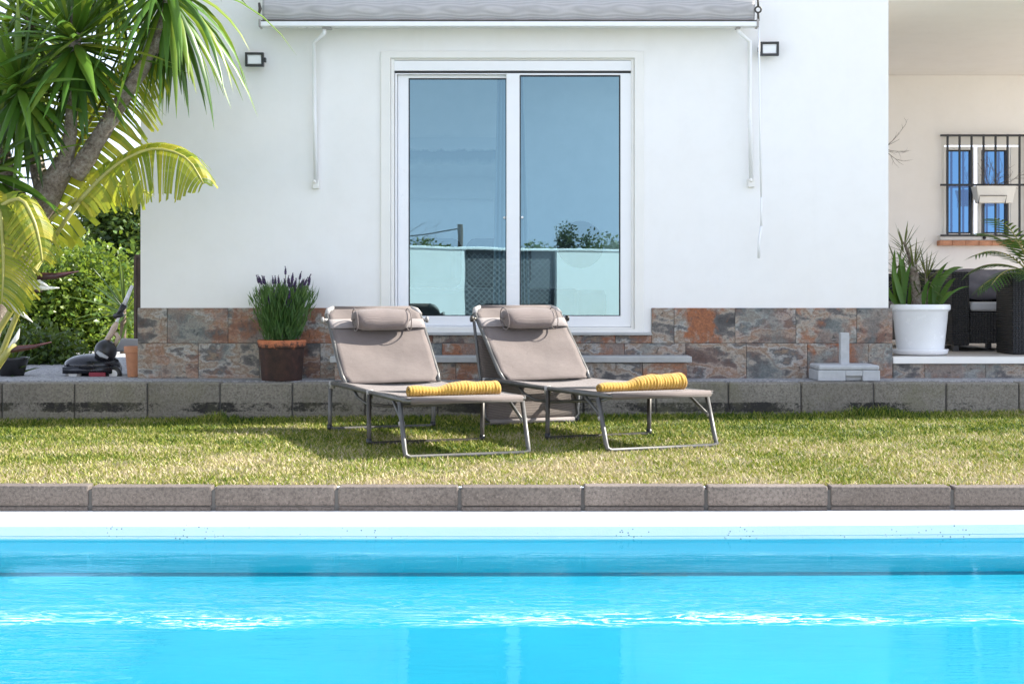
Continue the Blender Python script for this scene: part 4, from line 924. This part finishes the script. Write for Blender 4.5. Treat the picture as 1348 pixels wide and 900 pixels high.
# ------------------------------------------------------------------ lavender pot
LY = 10.16; lx = px(371, LY)
lv = thing('lavender_pot', 'bushy lavender in a black stained terracotta pot on the terrace', 'potted plant', (lx, LY, TZ))
MB().lathe([(.134, TZ), (.150, TZ + .215), (.159, TZ + .218), (.163, TZ + .262), (.158, TZ + .270), (.146, TZ + .268), (.143, TZ + .235)], (lx, LY, 0), 48).build('pot', TERRA, lv, smooth=True, bevel=.003)
MB().lathe([(.001, TZ + .238), (.146, TZ + .238)], (lx, LY, 0), 32).build('potting_soil', EARTH, lv)
rr = random.Random(12); b = MB(); fl_ = MB()
for i in range(2300):
    a = rr.uniform(0, 6.283); r0 = .12 * rr.random() ** .5; base = Vector((lx + r0 * math.cos(a), LY + r0 * math.sin(a), TZ + .25))
    tilt = rr.uniform(0, .47) * (r0 / .12) + rr.uniform(-.08, .08)
    d = Vector((math.cos(a) * tilt, math.sin(a) * tilt, 1)).normalized()
    if rr.random() < .3 and math.cos(a) > .2: d = Vector((rr.uniform(.15, .42), rr.uniform(-.4, .3), 1)).normalized()
    hmax = .42 * (1 - .35 * min(1, tilt)); s = rr.uniform(.0, 1) ** .8 * hmax
    p = base + d * s * .85
    sd = Vector((rr.uniform(-1, 1), rr.uniform(-1, 1), .1)).normalized()
    dd = (d + Vector((rr.uniform(-.45, .45), rr.uniform(-.45, .45), 0))).normalized()
    blade(b, p, dd, sd.cross(dd), rr.uniform(.05, .10), .0042, rr.uniform(-.5, 1.), 3, .1)
heads = []
for i in range(64):
    a = rr.uniform(0, 6.283); tilt = rr.uniform(0, .36); r0 = .05
    d = Vector((math.cos(a) * tilt, math.sin(a) * tilt * .7, 1)).normalized()
    if i % 4 == 0: d = Vector((rr.uniform(.2, .36), rr.uniform(-.4, .1), 1)).normalized()
    base = Vector((lx + r0 * math.cos(a), LY + r0 * math.sin(a), TZ + .25)); ln_ = rr.uniform(.24, .46) * (1 - .3 * tilt)
    tip = base + d * ln_
    b.tube([base, base + d * ln_ * .5 + Vector((0, 0, .01)), tip], .0022, 5)
    M = d.to_track_quat('Z', 'Y').to_matrix()
    fl_ = MB()
    for q in range(4): fl_.sphere(tip + d * (.008 + .011 * q), .0085 * (1, 1.1, .95, .7)[q], 1, 1, .9, 8, M)
    for q in range(3): blade(fl_, tip + d * .045, (d + Vector((rr.uniform(-.6, .6), rr.uniform(-.6, .6), 0))), Vector((rr.uniform(-1, 1), rr.uniform(-1, 1), 0)), .018, .004, .2, 2, .1)
    fl_.build('flower_head', LAVF, lv, smooth=True)
b.build('foliage', LAV, lv)

# ------------------------------------------------------------------ umbrella base
UY = 10.12; ub = thing('parasol_base', 'grey plastic parasol base with square tube on the terrace', 'parasol base', (px(1113, UY), UY - .1, TZ))
x0, x1 = px(1073, UY), px(1154, UY); z0, z1 = TZ + .001, pz(479, UY); nx0, nx1 = px(1109, UY), px(1131, UY)
b = MB(); zt_ = pz(486.5, UY); zn = pz(494, UY); y0, y1 = UY - .1, UY + .22
b.box(x0, nx0, y0, y1, z0, zt_).box(nx1, x1, y0, y1, z0, zt_).box(nx0, nx1, y0 + .03, y1, z0 + .002, zt_ - .001).box(nx0 - .001, nx1 + .001, y0, y0 + .03, zn, zt_ - .0005)
b.build('tank', CONC, ub, bevel=.006)
MB().box(x0 + .003, x1 - .003, y0 + .003, y1 - .003, zt_ + .0005, z1 - .003).build('lid', CONC, ub, bevel=.014, seg=3)
b = MB(); b.rframe(px(1107.5, UY), px(1119, UY), UY + .02, UY + .08, px(1107.5, UY) + .006, px(1119, UY) - .006, UY + .026, UY + .074, z1 - .006, pz(438, UY))
b.v = [(q[0], q[2], q[1]) for q in b.v]; b.f = [f[::-1] for f in b.f]
b.build('pole_socket', CONC, ub, bevel=.003)

# ------------------------------------------------------------------ porch furniture and pots
FZ = .381
PY = 10.78; ppx = px(1211.5, PY); k = PY / F
wpot = thing('white_planter', 'big white glazed planter with dracaena and strap leaves on porch edge', 'potted plant', (ppx, PY, FZ))
z = lambda y: pz(y, PY)
MB().lathe([(.001, FZ + .001), (33 * k, FZ + .001), (35 * k, FZ + .012), (36 * k, z(459)), (33.5 * k, z(459.5)), (31 * k, z(463)), (.001, z(463))], (ppx, PY, 0), 56).build('saucer', WPOT, wpot, smooth=True, bevel=.002)
MB().lathe([(30 * k, z(463.5)), (31 * k, z(455)), (35.6 * k, z(410)), (36.6 * k, z(409)), (38.6 * k, z(407)), (38.6 * k, z(402)), (37.5 * k, z(400.5)), (35 * k, z(400.5)), (34 * k, z(405))], (ppx, PY, 0), 56).build('pot', WPOT, wpot, smooth=True, bevel=.002)
MB().lathe([(.001, z(404)), (35 * k, z(404))], (ppx, PY, 0), 32).build('potting_soil', EARTH, wpot)
b = MB(); rr = random.Random(21)
trunk(b, [P(1211, 405, PY), P(1206, 385, PY), P(1203, 362, PY), P(1201, 345, PY)], [.055, .04, .032, .026], 14, .12, rr)
trunk(b, [P(1219, 405, PY - .03), P(1220, 380, PY - .03), P(1219, 355, PY - .03)], [.013, .012, .011], 8, .05, rr)
trunk(b, [P(1204, 362, PY), P(1196, 335, PY + .03), P(1190, 318, PY + .03)], [.018, .012, .01], 8, .05, rr)
b.build('stem', BARK, wpot, smooth=True)
for c, n_, ln_ in ((P(1203, 345, PY), 44, .24), (P(1220, 357, PY - .03), 38, .22), (P(1190, 318, PY + .03), 34, .17), (P(1182, 348, PY + .1), 26, .2)):
    b = MB(); rosette(b, c, (0, -.1, 1), n_, ln_, .0075, 6, 125, .9, rr, .2); b.build('dracaena_head', DRAC, wpot, smooth=True)
b = MB()
def strap(p0, p1, p2, wd):
    pts = [p0.lerp(p1, u).lerp(p1.lerp(p2, u), u) for u in np.linspace(0, 1, 11)]; vs = []
    for i, p in enumerate(pts):
        u = i / 10; t_ = (pts[min(10, i + 1)] - pts[max(0, i - 1)]).normalized(); sd = t_.cross(Vector((.25, -1, .2))).normalized(); q = wd * min(1, .55 + 1.5 * u) * max(.03, 1 - u ** 3.5)
        vs += [p - sd * q + Vector((0, -.25 * q, 0)), p, p + sd * q + Vector((0, -.25 * q, 0))]
    b.add(vs, [f for i in range(10) for f in ((3 * i, 3 * i + 1, 3 * i + 4, 3 * i + 3), (3 * i + 1, 3 * i + 2, 3 * i + 5, 3 * i + 4))])
for a in (((1186, 404), (1176, 370), (1192, 335), .018), ((1190, 404), (1181, 375), (1174, 345), .016), ((1186, 404), (1196, 360), (1180, 330), .016), ((1226, 404), (1238, 350), (1268, 352), .017), ((1228, 404), (1232, 380), (1244, 362), .016), ((1222, 404), (1228, 375), (1240, 354), .014), ((1232, 404), (1246, 372), (1258, 366), .014), ((1196, 404), (1200, 385), (1197, 372), .014), ((1225, 404), (1222, 385), (1230, 365), .013), ((1184, 404), (1170, 390), (1166, 372), .014), ((1238, 404), (1252, 378), (1276, 377), .006), ((1190, 404), (1188, 370), (1200, 345), .015), ((1230, 404), (1226, 365), (1248, 345), .015), ((1182, 404), (1174, 360), (1178, 328), .016), ((1216, 404), (1214, 380), (1224, 368), .014), ((1236, 404), (1244, 385), (1256, 384), .013)):
    yo = PY - .04 + rr.uniform(-.06, .08); strap(P(*a[0], yo), P(*a[1], yo - .02), P(*a[2], yo - .05), a[3] * 1.45)
b.build('strap_leaves', STRAPL, wpot, smooth=True)

def armchair(loc, rz, label):
    t = thing('wicker_armchair', label, 'armchair', loc, rz, 'black wicker armchairs on the porch', local=True)
    MB().box(-.40, -.27, -.36, .36, .045, .60).build('armrest', WICK, t, bevel=.012); MB().box(.27, .40, -.36, .36, .045, .60).build('armrest', WICK, t, bevel=.012)
    MB().box(-.268, .268, -.34, .34, .06, .30).build('seat', WICK, t, bevel=.01); MB().box(-.268, .268, .24, .36, .302, .60).build('back', WICK, t, bevel=.012)
    MB().box(-.40, .40, .362, .40, .045, .625).build('back_panel', WICK, t, bevel=.01)
    for x in (-.37, .37):
        for y in (-.33, .33): MB().box(x - .02, x + .02, y - .02, y + .02, 0, .044).build('leg', BPLAST, t)
    b = MB(); b.grid(lambda u, v: (-.26 + .52 * u, .21 - .05 * math.sin(math.pi * u) * math.sin(math.pi * v) + .018 * math.sin(9 * u + 5 * v) * math.sin(7 * v) + .05 * (v - .5), .40 + .21 * v), 24, 16)
    b.build('back_cushion', CUSH, t, smooth=True, solid=.05)
    MB().box(-.26, .26, -.35, .2, .302, .37).build('seat_cushion', CUSHL if 'front' in label else CUSH, t, bevel=.02, seg=3)
    return t
armchair((px(1283, 11.6) + .17, 11.75, FZ - .003), 0, 'black wicker armchair with grey back cushion facing front on the porch')
armchair((px(1236, 12.3), 12.45, FZ - .003), R(-90), 'black wicker armchair seen from its side behind the white planter')
BY = 11.0; bx0 = px(1322, BY)
bp_ = thing('palm_planter', 'tall square black wicker planter with a small palm at right edge', 'potted plant', (bx0 + .19, BY, FZ))
MB().box(bx0, bx0 + .38, BY - .19, BY + .19, FZ, pz(362, BY)).build('planter_box', WICK, bp_, bevel=.008)
b = MB(); rr = random.Random(31); st = MB()
def frond(p, d, length, droop, ll):
    d = Vector(d).normalized(); pos = Vector(p); pts = [pos.copy()]; n_ = 16
    for i in range(n_):
        d = (d + Vector((0, 0, -1)) * droop * length / n_ * (1 + i / n_)).normalized(); pos = pos + d * length / n_; pts.append(pos.copy())
        if i > 2:
            side = d.cross(Vector((0, 0, 1))).normalized(); k = math.sin(math.pi * (i - 1) / (n_ + .5)) ** .6
            for s_ in (-1, 1):
                q = (side * s_ * .9 + d * .65 + Vector((0, 0, -.12))).normalized()
                blade(b, pos, q, d, ll * k * rr.uniform(.85, 1.1), .0085, 1.2, 4, .15)
    st.tube(pts, [.006 * (1 - .8 * i / n_) + .001 for i in range(len(pts))], 6)
c = Vector((bx0 + .19, BY, pz(362, BY)))
for a, e, ln_ in ((195, 50, .5), (165, 35, .46), (215, 25, .48), (185, 15, .42), (230, 60, .5), (270, 55, .45), (150, 65, .5), (300, 50, .5), (340, 45, .5), (20, 50, .5), (90, 60, .5), (250, 30, .42), (205, 72, .55)):
    frond(c, (math.cos(R(a)) * math.cos(R(e)), math.sin(R(a)) * math.cos(R(e)), math.sin(R(e))), ln_, 1.9, .17)
b.build('fronds', PALML, bp_); st.build('stem', STALK, bp_, smooth=True)
MB().box(bx0 + .02, bx0 + .36, BY - .17, BY + .17, pz(362, BY) + .001, pz(362, BY) + .008).build('potting_soil', EARTH, bp_)

# window box hanging on the grille
HYb = gy - .12; hb = thing('window_box', 'white trough planter with dry twigs hanging on the window bars', 'planter', P(1308, 268, HYb))
a0, a1, b0_, b1_ = px(1286, HYb), px(1330, HYb), px(1281.5, HYb), px(1334.5, HYb); zl, zh = pz(267.5, HYb), pz(245.5, HYb)
vs = [(a0, HYb - .06, zl), (a1, HYb - .06, zl), (a1, HYb + .06, zl), (a0, HYb + .06, zl), (b0_, HYb - .09, zh), (b1_, HYb - .09, zh), (b1_, HYb + .09, zh), (b0_, HYb + .09, zh)]
MB().add(vs, [(3, 2, 1, 0), (0, 1, 5, 4), (1, 2, 6, 5), (2, 3, 7, 6), (3, 0, 4, 7), (4, 5, 6, 7)]).build('trough', PVCW, hb, bevel=.006)
MB().rframe(b0_ - .008, b1_ + .008, HYb - .098, HYb + .098, b0_ + .01, b1_ - .01, HYb - .08, HYb + .08, 0, .02)
wr = MB().tube([P(1288, 268, HYb - .075), P(1290, 257.5, HYb - .1), P(1325.5, 257.5, HYb - .1), P(1323, 268, HYb - .075)], .004, 6).build('wire_holder', IRON, hb)
def twigs(mb, base, n, ln, seed, dirs):
    r = random.Random(seed)
    def grow(p, d, l, rad, depth):
        pts = [p]; q = Vector(p); d = Vector(d).normalized()
        for i in range(5):
            d = (d + Vector((r.uniform(-.3, .3), r.uniform(-.15, .15), r.uniform(-.2, .25)))).normalized(); q = q + d * l / 5; pts.append(q.copy())
            if depth and r.random() < .55: grow(q, (d + Vector((r.uniform(-.9, .9), r.uniform(-.3, .3), r.uniform(-.5, .7)))), l * .5, rad * .6, depth - 1)
        mb.tube(pts, [rad * (1 - .15 * i) for i in range(6)], 5)
    for i in range(n): grow(Vector(base) + Vector((r.uniform(-.05, .05), 0, 0)), dirs[i % len(dirs)], ln * r.uniform(.7, 1.2), .0035, 2)
b = MB(); twigs(b, P(1305, 247, HYb), 9, .22, 4, [(-.7, 0, 1), (.3, 0, 1), (.9, 0, .8), (1.4, 0, .7), (-.3, 0, .9)]); b.build('dry_twigs', TWIG, hb)
b = MB(); twigs(b, P(1164, 195, 12.6), 4, .22, 8, [(1, 0, -.3), (1, 0, .8), (1, 0, .2)]); tag(b.build('bare_branch', TWIG), 'bare dry twigs poking out beside the house corner over porch', 'branch')

# ------------------------------------------------------------------ behind the camera: seen mirrored in the glass
WY = -3.0; D = 2 * (YW + .06) - WY
gw = thing('garden_wall', 'white rendered garden wall facing the house across the pool', 'wall', (0, WY, -.1))
zt_ = CZ + 59 * D / F; ga, gc = (600 - CX) * D / F, (747 - CX) * D / F
WR = Matrix.Translation((0, WY, 0)) @ Matrix.Rotation(R(-34), 4, 'Z') @ Matrix.Translation((0, -WY, 0))
def rot(mb): mb.v = [tuple(WR @ Vector(v)) for v in mb.v]; return mb
rot(MB().box(-9, ga, WY - .2, WY, -.3, zt_ - .04).box(gc, 9, WY - .2, WY, -.3, zt_ - .04)).build('wall', PLASTER, gw)
rot(MB().box(-9, 9, WY - .24, WY + .03, zt_ - .038, zt_)).build('coping', PVC, gw, bevel=.005)
gt = thing('mesh_gate', 'dark mesh screened gate in the white garden wall', 'gate', ((ga + gc) / 2, WY - .1, -.1))
rot(MB().box(ga + .01, gc - .01, WY - .12, WY - .1, -.09, zt_ - .05)).build('screen', MESH, gt)
rot(MB().rframe(ga + .005, gc - .005, -.095, zt_ - .045, ga + .04, gc - .04, -.05, zt_ - .09, WY - .1, WY - .06)).build('gate_frame', DARK, gt)
PYb = -5.6; D2 = 2 * (YW + .06) - PYb
po = MB().tube([((606 - CX) * D2 / F, PYb, -.1), ((605 - CX) * D2 / F, PYb, CZ + 92 * D2 / F)], [.06, .05], 10)
tag(po.build('utility_post', TWIG), 'short brown wooden post behind the garden wall', 'post')
wi = MB().tube([((604 - CX) * D2 / F, PYb, CZ + 86 * D2 / F), ((570 - CX) * D2 / F, PYb, CZ + 78 * D2 / F), ((530 - CX) * D2 / F, PYb, CZ + 72 * D2 / F), (-6, PYb, CZ + 60 * D2 / F)], .012, 6)
tag(wi.build('overhead_wire', DARK), 'dark overhead wire running from the wooden post', 'wire')
for i, (xq, yq, w_, lab) in enumerate(((748, 297, .13, 'slim dark shrub behind garden wall, left of pair'), (752, 300, .10, 'slim dark shrub behind garden wall, middle of trio'), (772, 305, .17, 'wider dark shrub behind garden wall, right of trio'))):
    X = (xq - 8 + 4 * i - CX) * (D2 + 1) / F; top = CZ + (385 - yq) * (D2 + 1) / F
    sh = thing('slim_shrub', lab, 'shrub', (X, PYb - 1, -.1), 0, 'slim shrubs behind the garden wall')
    leafcloud('foliage', DTREE, [(X, PYb - 1, top - .35, w_, w_, .35), (X, PYb - 1, top - .9, w_ * 1.2, w_ * 1.2, .5)], 1500, .06, sh, 30 + i)
    MB().tube([(X, PYb - 1, -.1), (X, PYb - 1, top - .3)], [.03, .01], 6).build('stem', TWIG, sh)
for xq, yq, lab, sd in ((700, 318, 'low bushy shrub top just over the garden wall, right of centre', 51), (800, 312, 'wide pale bushy shrub over the garden wall at far right', 52), (560, 314, 'low bushy shrub over the garden wall beside the wooden post', 53)):
    X = (xq - CX) * (D2 + 2) / F; top = CZ + (385 - yq) * (D2 + 2) / F
    sh = thing('hedge_shrub', lab, 'shrub', (X, PYb - 2, -.1))
    leafcloud('foliage', BUSH, [(X, PYb - 2, top - .22, .3, .3, .22), (X + .2, PYb - 2, top - .35, .25, .3, .25), (X, PYb - 2, top - .8, .4, .4, .5)], 1500, .07, sh, sd)
    MB().tube([(X, PYb - 2, -.1), (X, PYb - 2, top - .4)], [.03, .01], 6).build('stem', TWIG, sh)
b = MB(); twigs(b, ((528 - CX) * D2 / F, PYb, CZ + 62 * D2 / F), 6, .6, 11, [(1, 0, .5), (.6, 0, 1), (1, 0, .1)]); tag(b.build('bare_bush', TWIG), 'bare thin branches above the garden wall by the overhead wire', 'bush')
